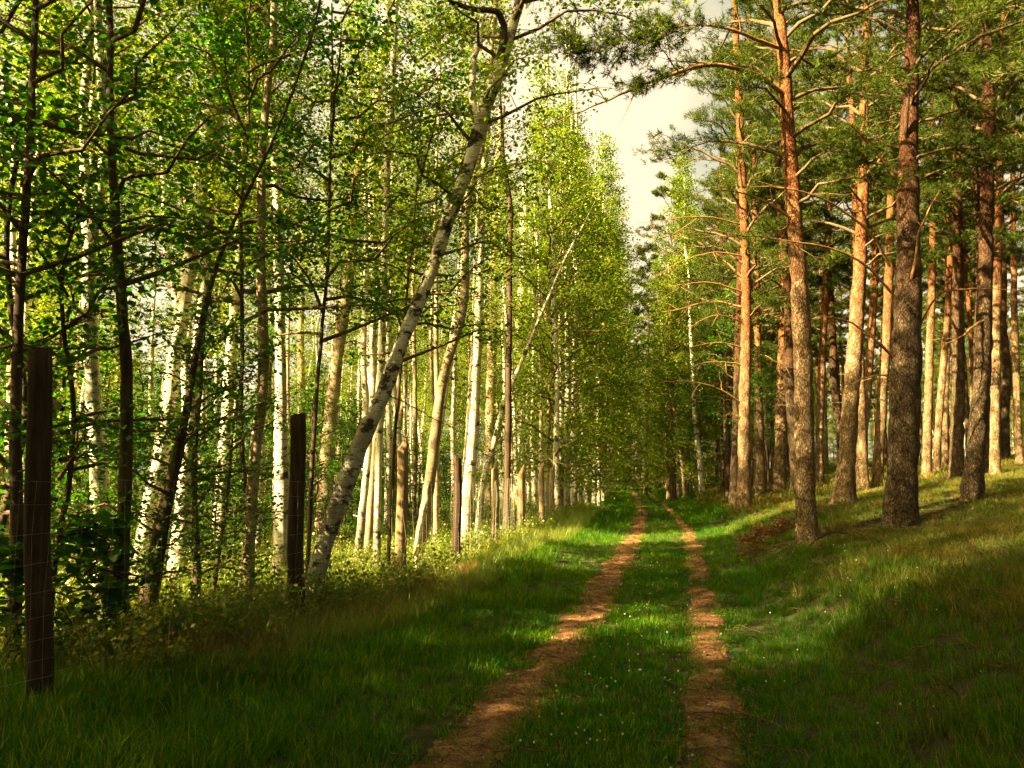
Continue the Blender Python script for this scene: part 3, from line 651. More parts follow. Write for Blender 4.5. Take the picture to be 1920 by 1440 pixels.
#FILL
rf = np.random.default_rng(77); taken = []
def free(x, y, d):
    if any((x-a)**2+(y-b)**2 < d*d for a, b in taken): return False
    taken.append((x, y)); return True
G1 = [('pale birch in the crowd of birches behind the wire fence', 'pale birches in the birch wood', T_B), ('brown-barked birch in the crowd of birches behind the wire fence', 'brown birches in the birch wood', T_G)]
n = 0
while n < 112:
    y = 11+93*rf.uniform()**1.6; x = float(xf(y))-.7-rf.uniform()**1.2*(9+.18*y)
    ut, uu = x*math.sin(R(60))+y*.5, x*.5-y*math.sin(R(60))
    lane = (-17.6 < uu < -12.8 and ut < 9) or (-23 < uu < -17.6 and ut < 12)
    if (lane and rf.uniform() < .45) or not free(x, y, 1.1): continue
    a = G1[n % 3 == 2]; c = (S_BT, S_BH)[n % 2][n % 3] if y < 45 else (S_BT if rf.uniform() < .7 else S_BL)[n % 3]
    if lane: c = S_BH[n % 3]
    plant(bt, a[0], 'birch', a[1], x, y, a[2][n % 4], c, rf.uniform(.66, .8)+.003*y+.12*lane, rf.uniform(0, 6.28), tilt=(rf.normal(0, .045), rf.normal(.04, .06))); n += 1
n = 0
while n < 120:
    y = 17+95*rf.uniform()**1.3; o = 3+rf.uniform()**1.2*(10+.5*y); x = float(xr(y))+o
    if not free(x, y, 1.3) or (y < 27 and o < 8): continue
    plant(pt, 'straight brown pine trunk in the crowd of pines on the bank', 'pine', 'pines in the pine wood', x, y, T_P[n % 4], S_PF[n % 3], rf.uniform(.8, 1.08), rf.uniform(0, 6.28), tilt=(rf.normal(0, .012), rf.normal(-.01, .02))); n += 1
# leafy birches crowding the fence far along the path; young broadleaves on the other side
for i in range(24):
    y = 30+i*3.0+rf.uniform(-1, 1); x = float(xf(y))-rf.uniform(-.5, 1.4)
    plant(bt, 'leafy birch drooping to the fence tops where the path narrows', 'birch', 'leafy birches along the far fence', x, y, T_B[i % 4], S_BL[i % 3], rf.uniform(.95, 1.2)+.002*y, rf.uniform(0, 6.28), tilt=(0, rf.uniform(.0, .07)))
for i in range(18):
    y = 32+i*3.6+rf.uniform(-1, 1); x = float(xr(y))+rf.uniform(1.6, 4.5)
    plant('young_broadleaf_tree', 'dark young broadleaf tree in shade at the far pine edge of the path', 'tree', 'young trees at the far pine edge', x, y, T_D[i % 3], S_HZ[i % 3], rf.uniform(.5, .9), rf.uniform(0, 6.28))
for i in range(12):
    y = 48+i*4.4+rf.uniform(-1, 1); x = float(xr(y))+rf.uniform(.8, 2.6)
    plant(bt, 'round-crowned leafy birch on the pine side where the path fades', 'birch', 'leafy birches on the far pine side', x, y, T_G[i % 4], S_BL[i % 3], rf.uniform(.75, 1.15), rf.uniform(0, 6.28), tilt=(0, -.04))
# broad crowns closing over the path
for i, (y, side) in enumerate([(43, 0), (50, 0), (58, 0), (46, 1), (54, 1), (62, 1), (70, 0), (74, 1)]):
    x = float(xl(y))-1.9 if side == 0 else float(xr(y))+1.9
    plant(bt, ('broad birch at the fence closing its crown over the far path', 'broad birch on the pine side closing its crown over the far path')[side], 'birch', ('broad birches by the far fence', 'broad birches on the far pine side')[side], x, y, T_B[i % 4], S_BD[i % 2], 1.0+.006*(y-43), rf.uniform(0, 6.28), tilt=(0, (.05, -.05)[side]))
for i, (x, y) in enumerate([(-12.3, 22.5), (-14.6, 26), (-17, 30.5), (-20, 36), (-22.5, 42), (-26, 48), (-12.2, 25.5)]):
    plant(bt, 'full-crowned birch at the far outer corner of the birch wood', 'birch', 'full birches at the field corner', x, y, T_B[i % 4], S_BL[i % 3], rf.uniform(1.0, 1.3), rf.uniform(0, 6.28))
for i, (px_, Y_, s_) in enumerate([(115, 8.6, 1.3), (15, 9.4, 1.8)]):
    x = (px_-960)/FPX*Y_
    plant('hazel_bush', ('leafy hazel close behind the first fence post', 'tallest leafy hazel at the very edge of the wood')[i], 'bush', None, x, Y_, T_S[0], S_SP[i % 3], s_, 1.3*i)
# low leafy trees at the outer edge of the birch wood, against the open field
for i in range(40):
    y = 5+i*1.9+rf.uniform(-1, 1); x = float(xf(y))-rf.uniform(9.5, 14)-.12*y
    plant('young_broadleaf_tree', 'low bushy tree along the field edge of the birch wood', 'tree', 'bushy trees at the field edge', x, y, T_D[i % 3], (S_HZ[i % 3], S_SP[i % 3])[0], rf.uniform(.42, .56)+.003*y, rf.uniform(0, 6.28))
for i in range(60):
    y = 14+rf.uniform()**1.2*30; x = float(xf(y))-4-rf.uniform()*(7+.1*y)
    plant('sapling', 'leafy sapling standing among the birch trunks', 'sapling', 'tall saplings in the birch wood', x, y, T_S[0], S_SP[i % 3], rf.uniform(.7, 1.35), rf.uniform(0, 6.28))
for i in range(16):
    y = 34+i*5+rf.uniform(-1, 1); x = float(xr(y))+rf.uniform(1.8, 4.5)
    plant(pt, 'pine lining the far stretch of the path', 'pine', 'pines lining the far path', x, y, T_P[i % 4], S_PC[i % 3], rf.uniform(.9, 1.15), rf.uniform(0, 6.28))
for i in range(44):
    y = 96+rf.uniform()*24; x = float(xl(96))-14+rf.uniform()*34
    if y < 108 and -3 < x-xl(y) < 5: continue
    k = i % 3
    plant((bt, pt, bt)[k], ('pale birch closing the far end of the path', 'pine closing the far end of the path', 'pale birch closing the far end of the path')[k], ('birch', 'pine', 'birch')[k], ('birches at the far end', 'pines at the far end', 'birches at the far end')[k],
          x, y, (T_B[i % 4], T_P[i % 4], T_G[i % 4])[k], (S_BL[i % 3], S_PF[i % 3], S_BT[i % 3])[k], rf.uniform(.95, 1.3), rf.uniform(0, 6.28))
for i in range(14):
    y = 111+rf.uniform()*12; x = float(xl(105))-3.5+i*.75
    plant(bt, 'pale birch closing the far end of the path', 'birch', 'birches at the far end', x, y, T_G[i % 4], S_BL[i % 3], rf.uniform(.8, 1.3), rf.uniform(0, 6.28))
# tall birches whose crowns reach over the path
for i, (y, dx, s_) in enumerate([(34, 0, .95), (40, .6, 1.0), (46, .3, 1.08), (52, .8, 1.12), (60, .5, 1.15), (68, .9, 1.2), (77, .6, 1.25), (86, 1, 1.3)]):
    plant(bt, 'tall birch reaching over the path from the fence line', 'birch', 'tall birches overhanging the path', float(xf(y))-.2+dx, y, T_B[i % 4], S_BT[i % 3], s_, rf.uniform(0, 6.28), tilt=(0, .05))
# saplings under the birches
for i in range(34):
    y = 9+rf.uniform()**1.3*30; x = float(xf(y))-.5-rf.uniform()*(3+.35*y)
    uu = x*.5-y*math.sin(R(60))
    if -17.4 < uu < -12.6 or -12 < uu < -10.6: continue
    if (x > xf(y)-1.6 and y > 10) or y < 13: continue
    plant('sapling', 'knee to head high leafy sapling under the birches', 'sapling', 'saplings under the birches', x, y, T_S[0], S_SP[i % 3], rf.uniform(.4, 1.0), rf.uniform(0, 6.28))
# unseen trees added behind and beside the viewpoint to shade the near ground
#SHADE
def suncoord(t, u):   # t metres away from the sun, u across
    a = R(SUN_AZ); s = (math.sin(a), math.cos(a)); return t*s[0]+u*s[1], t*s[1]-u*s[0]
def shade(t, u, k, sc_, kind='b'):
    x, y = suncoord(t, u)
    if kind == 'b': plant(bt, 'unseen birch added for shade behind the viewpoint', 'birch', 'unseen shade trees behind the viewpoint', x, y, T_B[k % 4], S_BT[k % 3], sc_, rf.uniform(0, 6.28))
    else: plant(pt, 'unseen pine added for shade behind the viewpoint', 'pine', 'unseen shade pines behind the viewpoint', x, y, T_P[k % 4], S_PC[k % 3], sc_, rf.uniform(0, 6.28))
n = 0
for i in range(30):  # pines added out of view to keep sky light off the near ground
    x, y = rf.uniform(6, 22), rf.uniform(-9, 8)
    if x < .62*(y+2)+3.5 or not free(x, y, 2): continue
    plant(pt, 'unseen pine added for shade behind the viewpoint', 'pine', 'unseen shade pines behind the viewpoint', x, y, T_P[i % 4], S_PC[i % 3], rf.uniform(.8, 1), rf.uniform(0, 6.28))
for i, (t, u, k_) in enumerate([(-6, -6.5, .86), (-7, -8.1, .9), (-6, -5.2, .86), (-9, -7.2, 1.05), (-3, -9.6, .85)]):
    x, y = suncoord(t, u); plant(bt, 'unseen birch added for shade behind the viewpoint', 'birch', 'unseen shade trees behind the viewpoint', x, y, T_B[i % 4], S_BH[i % 3], k_, rf.uniform(0, 6.28))
n = tries = 0
while n < 46 and tries < 3000:
    tries += 1
    x, y = suncoord(rf.uniform(-15, 1), rf.uniform(-5.0, 9))
    if not (x < -5.2 or y < -5) or abs(x-xl(y)-.7) < 1.8 or not free(x, y, 1.35): continue
    plant(bt, 'unseen birch added for shade behind the viewpoint', 'birch', 'unseen shade trees behind the viewpoint', x, y, T_B[n % 4], S_BD[n % 2], rf.uniform(.75, 1.0), rf.uniform(0, 6.28)); n += 1
for i, (t, u) in enumerate([(-5, -7.2), (-7, -8.2), (-4.5, -8.6), (-8, -7), (-9.5, -9), (-5, -6.2), (-7, -5.8), (-4, -7.9), (-3.5, -6.7), (-6, -7.6)]):
    x, y = suncoord(t, u); plant(bt, 'unseen birch added for shade behind the viewpoint', 'birch', 'unseen shade trees behind the viewpoint', x, y, T_B[i % 4], S_BD[i % 2], (4.6+(i % 3)*.5-t)*.727/18, rf.uniform(0, 6.28))
for i, (t, u) in enumerate([(-2.5, -5.9), (-2.5, -6.9), (-3, -5)]):  # small unseen saplings added to darken the nearest verge
    x, y = suncoord(t, u); plant('sapling', 'unseen sapling added for shade beside the first post', 'sapling', 'unseen shade saplings beside the viewpoint', x, y, T_S[0], S_SP[i % 3], .75, i)
for i, (t, u) in enumerate([(-9, -6.3), (-12, -7.0), (-4, -9.3), (-8, -8.2), (-8, -10.5)]):
    x, y = suncoord(t, u); plant(bt, 'unseen birch added for shade behind the viewpoint', 'birch', 'unseen shade trees behind the viewpoint', x, y, T_B[i % 4], S_BT[i % 3], (.72, .72, 1.02, 1.05, 1.1)[i], rf.uniform(0, 6.28))
for i, (x, y, s_) in enumerate([(7.0, 8.0, .8), (9.4, 11.6, .95)]):
    plant(pt, ('pine just outside the pine edge whose boughs hang over the bank', 'second pine hanging its boughs over the bank from beyond the bent-topped one')[i], 'pine', None, x, y, T_P[i], S_PX[0], s_, 2.0+i)
for i, (x, y, s_) in enumerate([(-6.4, 6.9, .8), (-7.2, 8.8, 1.1)]):
    plant('broadleaf_tree', ('dark leafy tree hanging over the first fence post', 'dark leafy tree behind the one that overhangs the first post', 'low dark leafy tree before the first fence post')[i], 'tree', None, x, y, T_D[i], S_HZ[i], s_, 1.0+i)
for i in range(14):
    x, y = rf.uniform(1, 14), rf.uniform(-10, -2)
    if not free(x, y, 2): continue
    plant(pt, 'unseen pine added for shade behind the viewpoint', 'pine', 'unseen shade pines behind the viewpoint', x, y, T_P[i % 4], S_PC[i % 3], rf.uniform(.8, 1), rf.uniform(0, 6.28))
# ------------------------------------------------------------------ fence
#FENCE
fence = empty('wire_fence', (float(xf(6.4)), 6.4, float(gz(xf(6.4), 6.4))))
tag(fence, 'wire netting fence on rough wooden posts running along the birch side of the path', 'fence')
fl = np.array(fence.location)
def post(px, ytop, ybase, wd, mat, slant, seed, label=None, Y=None):
    b = hit(px[0], ybase) if Y is None else None
    if b is None: x0 = float(xf(Y)); b = np.array([x0, Y, float(gz(x0, Y))]); h = 1.75+.1*math.sin(seed*3.1); w_ = wd; dx = .02*math.sin(seed)
    else:
        tp, t = at(px[1], ytop, b[1]); h = tp[2]-b[2]; w_ = wd/FPX*t; dx = tp[0]-b[0]
    r = np.random.default_rng(seed); k = 14; n = 16; zs = np.concatenate([[-.25], np.linspace(0, h, n)]); a = np.linspace(0, 2*np.pi, k, endpoint=False)
    prof = 1+.06*r.standard_normal(k); V = []
    for z in zs:
        rad = w_/2*prof*(1+.02*r.standard_normal(k))*(1.06-.1*max(z, 0)/h); u = max(z, 0)/h
        x = np.cos(a)*rad+dx*u+.012*math.sin(z*3+seed); y = np.sin(a)*rad; zz = np.full(k, z)
        if z >= h-1e-6: zz = zz+np.cos(a)*slant*w_+r.normal(0, .008, k)
        V.append(np.stack([x, y, zz], 1))
    V = np.vstack(V); m = len(zs); i = np.arange(m-1)[:, None]*k; j = np.arange(k); j2 = (j+1) % k
    Q = np.stack([i+j, i+j2, i+k+j2, i+k+j], -1).reshape(-1, 4)
    V = np.vstack([V, V[-k:].mean(0)]); T = np.stack([(m-1)*k+j, (m-1)*k+j2, np.full(k, m*k)], -1)
    me = mesh('post', V+b-fl, [Q, T], [mat], None, False); o = obj('post', me, fence)
    if label: o['label'] = label
    return b+np.array([0, 0, 0]), h, dx
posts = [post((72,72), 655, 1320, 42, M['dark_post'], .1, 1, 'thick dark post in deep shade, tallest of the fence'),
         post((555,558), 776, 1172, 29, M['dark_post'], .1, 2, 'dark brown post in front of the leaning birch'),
         post((751,754), 832, 1106, 20, M['post'], .8, 3, 'sunlit grey post with a slanted top and a diagonal shadow'),
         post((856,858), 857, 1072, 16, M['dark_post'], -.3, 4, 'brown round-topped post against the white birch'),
         post((928,928), 873, 1032, 13, M['post'], .9, 5, 'pale split post with a pointed top'),
         post((976,978), 880, 1012, 13, M['post'], .9, 6, 'orange-lit post with a chisel-cut top')]
yy = posts[-1][0][1]; s = 7
while yy < 100:
    yy += 2.9 if yy > 26 else 2.6
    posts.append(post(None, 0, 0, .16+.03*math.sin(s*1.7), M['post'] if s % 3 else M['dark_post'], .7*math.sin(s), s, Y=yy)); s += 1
pl = posts
first = np.array([posts[0][0][0]-.9, posts[0][0][1]-3.2, 0])
ends = [(first, 2.2, 0)]+posts
for (a, ha, da), (b, hb, db_) in zip(ends[:-1], ends[1:]):
    if a[1] > 45: break
    g = Geo(); ra = .0009 if a[1] < 9 else .0013 if a[1] < 14 else .002; hh = 1.55
    L = np.linalg.norm(b[:2]-a[:2]); r = np.random.default_rng(int(a[1]*10)+50)
    hs = [.08, .2, .33, .47, .62, .78, .97, 1.17, 1.38, hh]
    q = np.linspace(0, 1, 7)
    for h in hs:
        P = a[None]*(1-q[:, None])+b[None]*q[:, None]; P[:, 2] = gz(P[:, 0], P[:, 1])+h+.015*np.sin(q*9+h*5); P[:, 0] += .07; P[:, 0] += .02*np.sin(q*7+h*3)
        g.tube(P, np.full(7, ra), 3)
    for v in np.arange(.1, L, .15):
        p = a+(b-a)*v/L; zb = float(gz(p[0], p[1])); w_ = r.normal(0, .012, 5)
        P = np.array([[p[0]+.07+w_[i], p[1], zb+hh*i/4] for i in range(5)]); g.tube(P, np.full(5, ra*.8), 3)
    me = g.me('wire_netting', [M['wire']]); me.transform(Matrix.Translation(-Vector(fl))); obj('wire_netting', me, fence)
#SCATTER
def tuft(name, blades, h, rad, wd, mat, seed, curve=.5, straight=0):
    r = np.random.default_rng(seed); n = blades; a = r.uniform(0, 6.28, n); rr = rad*np.sqrt(r.uniform(0, 1, n))
    B = np.stack([np.cos(a)*rr, np.sin(a)*rr, np.zeros(n)-.02], 1); az = a+r.normal(0, 1.0, n)
    D = np.stack([np.cos(az), np.sin(az), np.zeros(n)], 1); H = h*r.uniform(.45, 1.15, n)[:, None]; lean_ = r.uniform(.1, curve, n)[:, None]
    S = np.stack([-np.sin(az+r.normal(0, .8, n)), np.cos(az), np.zeros(n)], 1); S[:, 2] = 0; S /= np.linalg.norm(S, axis=1)[:, None]
    Z = np.array([0, 0, 1.0]); wv = (wd*r.uniform(.6, 1.3, n))[:, None]
    p1 = B+D*H*lean_*.35+Z*H*.55; p2 = B+D*H*lean_*1.1+Z*H*(1-.35*lean_)
    V = np.stack([B-S*wv/2, B+S*wv/2, p1+S*wv*.4, p1-S*wv*.4, p2], 1).reshape(-1, 3); i = np.arange(n)[:, None]*5
    me = mesh(name, V, [i+np.array([0, 1, 2, 3]), i+np.array([3, 2, 4])], [mat], None, False)
    return bpy.data.objects.new(name, me)
def weed(name, seed, h, n=5, size=.05, mat='weed'):
    r = np.random.default_rng(seed); g = Geo(); LP = []
    for s_ in range(n):
        az = r.uniform(0, 6.28); l = h*r.uniform(.6, 1.1); d = np.array([math.cos(az)*.3, math.sin(az)*.3, 1]); q = np.linspace(0, 1, 5)[:, None]
        P = np.array([r.normal(0, .05), r.normal(0, .05), 0])+d*l*q+np.array([math.cos(az), math.sin(az), 0])*.15*l*q**2
        g.tube(P, np.linspace(.005, .002, 5), 3, 0); m = int(16*l/.5); u = r.uniform(.15, 1, m); k = np.clip(u*4, 0, 3.99); a = k.astype(int)
        LP.append(P[a]+(P[a+1]-P[a])*(k-a)[:, None]+r.normal(0, .035, (m, 3)))
    V, T = leaves(np.vstack(LP), size, r, .7); g.add(V, None, T, 0)
    return bpy.data.objects.new(name, g.me(name, [M[mat]], False))
def scatter(name, pts, scl, src, kind='stuff', label=None, tilt=.12, cat=None):
    n = len(pts); r = np.random.default_rng(len(name)*7+n)
    me = bpy.data.meshes.new(name); me.vertices.add(n); me.vertices.foreach_set('co', np.ascontiguousarray(pts, np.float32).ravel())
    a = me.attributes.new('rot', 'FLOAT_VECTOR', 'POINT'); a.data.foreach_set('vector', np.stack([r.normal(0, tilt, n), r.normal(0, tilt, n), r.uniform(0, 6.28, n)], 1).astype(np.float32).ravel())
    a = me.attributes.new('scl', 'FLOAT', 'POINT'); a.data.foreach_set('value', np.asarray(scl, np.float32))
    a = me.attributes.new('idx', 'INT', 'POINT'); a.data.foreach_set('value', r.integers(0, len(src), n).astype(np.int32))
    col = bpy.data.collections.new(name+'_kinds')
    for s_ in src: col.objects.link(s_)
    ng = bpy.data.node_groups.new(name, 'GeometryNodeTree')
    ng.interface.new_socket('Geometry', in_out='INPUT', socket_type='NodeSocketGeometry'); ng.interface.new_socket('Geometry', in_out='OUTPUT', socket_type='NodeSocketGeometry')
    gi, go = ng.nodes.new('NodeGroupInput'), ng.nodes.new('NodeGroupOutput'); ip = ng.nodes.new('GeometryNodeInstanceOnPoints')
    ci = ng.nodes.new('GeometryNodeCollectionInfo'); ci.inputs['Collection'].default_value = col; ci.inputs['Separate Children'].default_value = True; ci.inputs['Reset Children'].default_value = True
    ip.inputs['Pick Instance'].default_value = True
    def na(t, nm):
        x = ng.nodes.new('GeometryNodeInputNamedAttribute'); x.data_type = t; x.inputs['Name'].default_value = nm; return x.outputs['Attribute']
    lk = ng.links.new
    lk(gi.outputs[0], ip.inputs['Points']); lk(ci.outputs[0], ip.inputs['Instance']); lk(na('INT', 'idx'), ip.inputs['Instance Index'])
    er = ng.nodes.new('FunctionNodeEulerToRotation'); lk(na('FLOAT_VECTOR', 'rot'), er.inputs[0]); lk(er.outputs[0], ip.inputs['Rotation'])
    lk(na('FLOAT', 'scl'), ip.inputs['Scale']); lk(ip.outputs[0], go.inputs[0])
    o = obj(name, me); md = o.modifiers.new('scatter', 'NODES'); md.node_group = ng
    tag(o, label, cat, kind=kind); return o
def field(density, y0, y1, x0, x1, seed):
    r = np.random.default_rng(seed); n = int(density*(y1-y0)*(x1-x0)); y = r.uniform(y0, y1, n); x = r.uniform(x0, x1, n)
    m = np.abs(x) < (y+2.5)*.68+1.5
    return x[m], y[m], r
def offs(x, y): return xl(y)-x, x-xr(y)   # metres outside each track
def clear(x, y, r, w=.215):
    a, b = np.abs(x-xl(y)), np.abs(x-xr(y))
    e = .05*np.sin(y*3.3)+.04*np.sin(y*7.1+1)
    return ((a > w+e+r.uniform(-.10, .05, len(x))) | (r.uniform(size=len(x)) < .03)) & ((b > w-.055+e+r.uniform(-.09, .05, len(x))) | (r.uniform(size=len(x)) < .10))
tg = [tuft('grass_tuft', 46, .165, .085, .0055, M['grass'], i, .9) for i in range(5)]
tsht = [tuft('short_grass_tuft', 52, .085, .08, .006, M['grass'], 20+i, 1.1) for i in range(4)]
tdry = [tuft('dry_grass_tuft', 44, .17, .10, .005, M['dry_grass'], 40+i, 1.2) for i in range(5)]
tfar = [tuft('far_grass_tuft', 40, .24, .26, .018, M['grass'], 60+i, .9) for i in range(4)]
tfdry = [tuft('far_dry_grass_tuft', 40, .22, .28, .018, M['dry_grass'], 70+i, 1.1) for i in range(4)]
acc = {k: ([], []) for k in 'grass short dry far fardry'.split()}
for (dn, y0, y1, X0, X1) in [(95, 3.6, 9, -6, 8), (60, 9, 15, -6, 12), (34, 15, 27, -6, 18)]:
    x, y, r = field(dn, y0, y1, X0, X1, int(y0*10)); m = clear(x, y, r); x, y = x[m], y[m]
    m = np.ones(len(x), bool)
    for (a_, b_, d_) in HB: m &= (x-a_)**2+(y-b_)**2 > (d_*r.uniform(.7, 1.25, len(x)))**2
    x, y = x[m], y[m]
    ol, orr = offs(x, y); bp_ = .5+.5*wob(x, y, 1.2, 20)
    ctr = (ol < 0) & (orr < 0)
    sz = r.uniform(.7, 1.25, len(x))
    bank = (orr > 1.0) & (r.uniform(size=len(x)) < sstep(.6, 3.0, orr)*.85+.15*bp_)
    lush = (~ctr) & (~bank)
    keep = ~(lush & (ol > 4.5) & (r.uniform(size=len(x)) < .5))
    P = np.stack([x, y, gz(x, y)], 1)
    sh = ctr | (lush & (np.minimum(np.abs(ol), np.abs(orr)) < .45))
    for key, mm, s_ in (('short', sh, sz*(1+.35*bp_)), ('grass', lush & ~sh & keep, sz*(.75+.6*np.clip(bp_, 0, 1.2))*np.where(ol > 1.2, 1.15, .8)), ('dry', bank, sz*(.6+.5*np.clip(bp_, 0, 1.4)))):
        acc[key][0].append(P[mm]); acc[key][1].append(s_[mm])
for (dn, y0, y1, X0, X1) in [(11, 27, 50, -14, 34), (4, 50, 120, -20, 60)]:
    x, y, r = field(dn, y0, y1, X0, X1, int(y0*10)); m = clear(x, y, r, .3); x, y = x[m], y[m]; ol, orr = offs(x, y)
    ctr = (ol < 0) & (orr < 0); P = np.stack([x, y, gz(x, y)], 1); s_ = np.where(ctr, .5, 1.0)*r.uniform(.7, 1.2, len(x))*(1+.2*(y > 50))
    bank = orr > 1.5
    for key, mm in (('far', ~bank), ('fardry', bank)): acc[key][0].append(P[mm]); acc[key][1].append(s_[mm])
for key, nm, src in (('grass', 'grass', tg), ('short', 'short_grass', tsht), ('dry', 'dry_grass', tdry), ('far', 'far_grass', tfar), ('fardry', 'far_dry_grass', tfdry)):
    scatter(nm, np.vstack(acc[key][0]), np.concatenate(acc[key][1]), src)
r = np.random.default_rng(31); n = 900; y = 7+r.uniform(size=n)*8; x = xf(y)+r.normal(.45, .35, n)
scatter('withered_grass', np.stack([x, y, gz(x, y)], 1), r.uniform(.9, 1.8, n), [tuft('withered_grass_tuft', 26, .2, .09, .005, M['withered'], 110+i, 1.0) for i in range(3)])
# weeds beyond and along the fence
r = np.random.default_rng(9); n = 2600; y = 7+r.uniform(size=n)**1.2*38; x = xf(y)+.5-r.uniform(size=n)**1.4*(5+.45*y)
wds = [weed('weed_stem', 400+i, .55, 5) for i in range(4)]
scatter('undergrowth', np.stack([x, y, gz(x, y)], 1), r.uniform(.5, 1.25, n), wds)
tall = [tuft('tall_grass_tuft', 40, .55, .12, .006, M['weed'], 90+i, .8) for i in range(4)]
n = 8500; y = 8+r.uniform(size=n)**1.1*32; x = xf(y)+1.3-r.uniform(size=n)**1.3*(4+.35*y); m = x < xl(y)-1.3
scatter('tall_grass', np.stack([x, y, gz(x, y)], 1)[m], r.uniform(.3, .8, n)[m], tall)
# clover blossoms in the middle strip
def blossom(seed):
    rr = np.random.default_rng(seed); g = Geo(); h = rr.uniform(.07, .12); g.tube(np.array([[0, 0, 0], [.005, 0, h*.5], [.01, .005, h]]), [.0015]*3, 3, 1)
    u, v = np.meshgrid(np.linspace(0, 2*np.pi, 8, endpoint=False), np.linspace(.2, 2.9, 5)); P = np.stack([np.sin(v)*np.cos(u), np.sin(v)*np.sin(u), np.cos(v)], -1)*.0065*rr.uniform(.8, 1.15, u.shape)[..., None]
    V = P.reshape(-1, 3)+np.array([.01, .005, h+.008]); i = np.arange(4)[:, None]*8; j = np.arange(8); Q = np.stack([i+j, i+(j+1) % 8, i+8+(j+1) % 8, i+8+j], -1).reshape(-1, 4); g.add(V, Q, None, 0)
    return bpy.data.objects.new('clover_blossom', g.me('clover_blossom', [M['petal'], M['grass']]))
n = 210; y = 3.8+r.uniform(size=n)**1.5*12; x = xl(y)+r.uniform(.1, .95, n)*(xr(y)-xl(y)); x[:50] = xr(y[:50])+r.uniform(.3, 2.2, 50)
pt_ = np.stack([x, y, gz(x, y)], 1); m = clear(x, y, r, .24)
scatter('clover_blossoms', pt_[m], r.uniform(.7, 1.25, n)[m], [blossom(i) for i in range(4)], label='tiny white clover heads scattered through the short grass', cat='clover')
# dead leaves and chips on the bare tracks
def litter(seed, mat, s):
    rr = np.random.default_rng(seed); V, T = leaves(np.zeros((1, 3))+[0, 0, .006], s, rr, 3, 'hex'); return bpy.data.objects.new('fallen_leaf', mesh('fallen_leaf', V, [T], [mat], None, False))
n = 4200; y = 3.6+r.uniform(size=n)**1.4*24; x = np.where(r.uniform(size=n) < .5, xl(y), xr(y))+r.normal(0, .16, n)
scatter('leaf_litter', np.stack([x, y, gz(x, y)+.012], 1), r.uniform(.4, 1.3, n), [litter(i, M['rust_leaf'] if i % 2 else M['twig'], .035) for i in range(6)])
#DETAILS
def pebble(seed):
    rr = np.random.default_rng(seed); u, v = np.meshgrid(np.linspace(0, 2*np.pi, 7, endpoint=False), np.linspace(.15, 3, 5)); q = rr.uniform(.8, 1.2, u.shape)
    P = np.stack([np.sin(v)*np.cos(u)*1.2*q, np.sin(v)*np.sin(u)*q, np.cos(v)*.6*q], -1)*.012; i = np.arange(4)[:, None]*7; j = np.arange(7)
    Q = np.stack([i+j, i+7+j, i+7+(j+1) % 7, i+(j+1) % 7], -1).reshape(-1, 4); return bpy.data.objects.new('pebble', mesh('pebble', P.reshape(-1, 3), [Q], [M['pebble']]))
M['pebble'] = bark('pebble_stone', wood_b((.16,.11,.07), (.30,.22,.15), (.48,.38,.28)), .8, .2)
n = 1500; y = 3.6+r.uniform(size=n)**1.5*18; x = np.where(r.uniform(size=n) < .5, xl(y), xr(y))+r.normal(0, .13, n)
scatter('gravel', np.stack([x, y, gz(x, y)+.012], 1), r.uniform(.25, 1.1, n)**1.5, [pebble(i) for i in range(4)], tilt=.4)
def stick(seed):
    rr = np.random.default_rng(seed); g = Geo(); l = rr.uniform(.08, .22); q = np.linspace(-1, 1, 6)
    g.tube(np.stack([q*l, rr.normal(0, .012, 6), .012+.006*rr.standard_normal(6)], 1), np.full(6, .003), 4)
    for k in range(2): a = rr.uniform(-.5, .5)*l; g.tube(np.array([[a, 0, .012], [a+.03, .03*(-1)**k, .02], [a+.05, .06*(-1)**k, .018]]), [.002, .0015, .001], 3)
    return bpy.data.objects.new('stick', g.me('stick', [M['twig']]))
n = 900; y = 5+r.uniform(size=n)**1.3*22; x = xr(y)+1+r.uniform(size=n)**1.1*(3+.4*y); x[:220] = np.where(r.uniform(size=220) < .5, xl(y[:220]), xr(y[:220]))+r.normal(0, .25, 220)
scatter('twig_litter', np.stack([x, y, gz(x, y)+.03], 1), r.uniform(.5, 1.6, n), [stick(i) for i in range(6)], tilt=.25)
# shed needles and bark scales round the pine feet
P_ = []
for (a_, b_, d_) in HB:
    if a_ > float(xr(b_)) and b_ < 40:
        k = 420; th_ = r.uniform(0, 6.28, k); rd = d_*.7+np.abs(r.normal(0, .38, k)); P_.append(np.stack([a_+np.cos(th_)*rd, b_+np.sin(th_)*rd], 1))
P_ = np.vstack(P_)
scatter('needle_litter', np.column_stack([P_, gz(P_[:, 0], P_[:, 1])+.02]), r.uniform(.5, 1.3, len(P_)), [litter(20+i, (M['rust_leaf'], M['twig'], M['dry_grass'])[i % 3], .05) for i in range(6)], tilt=.3)
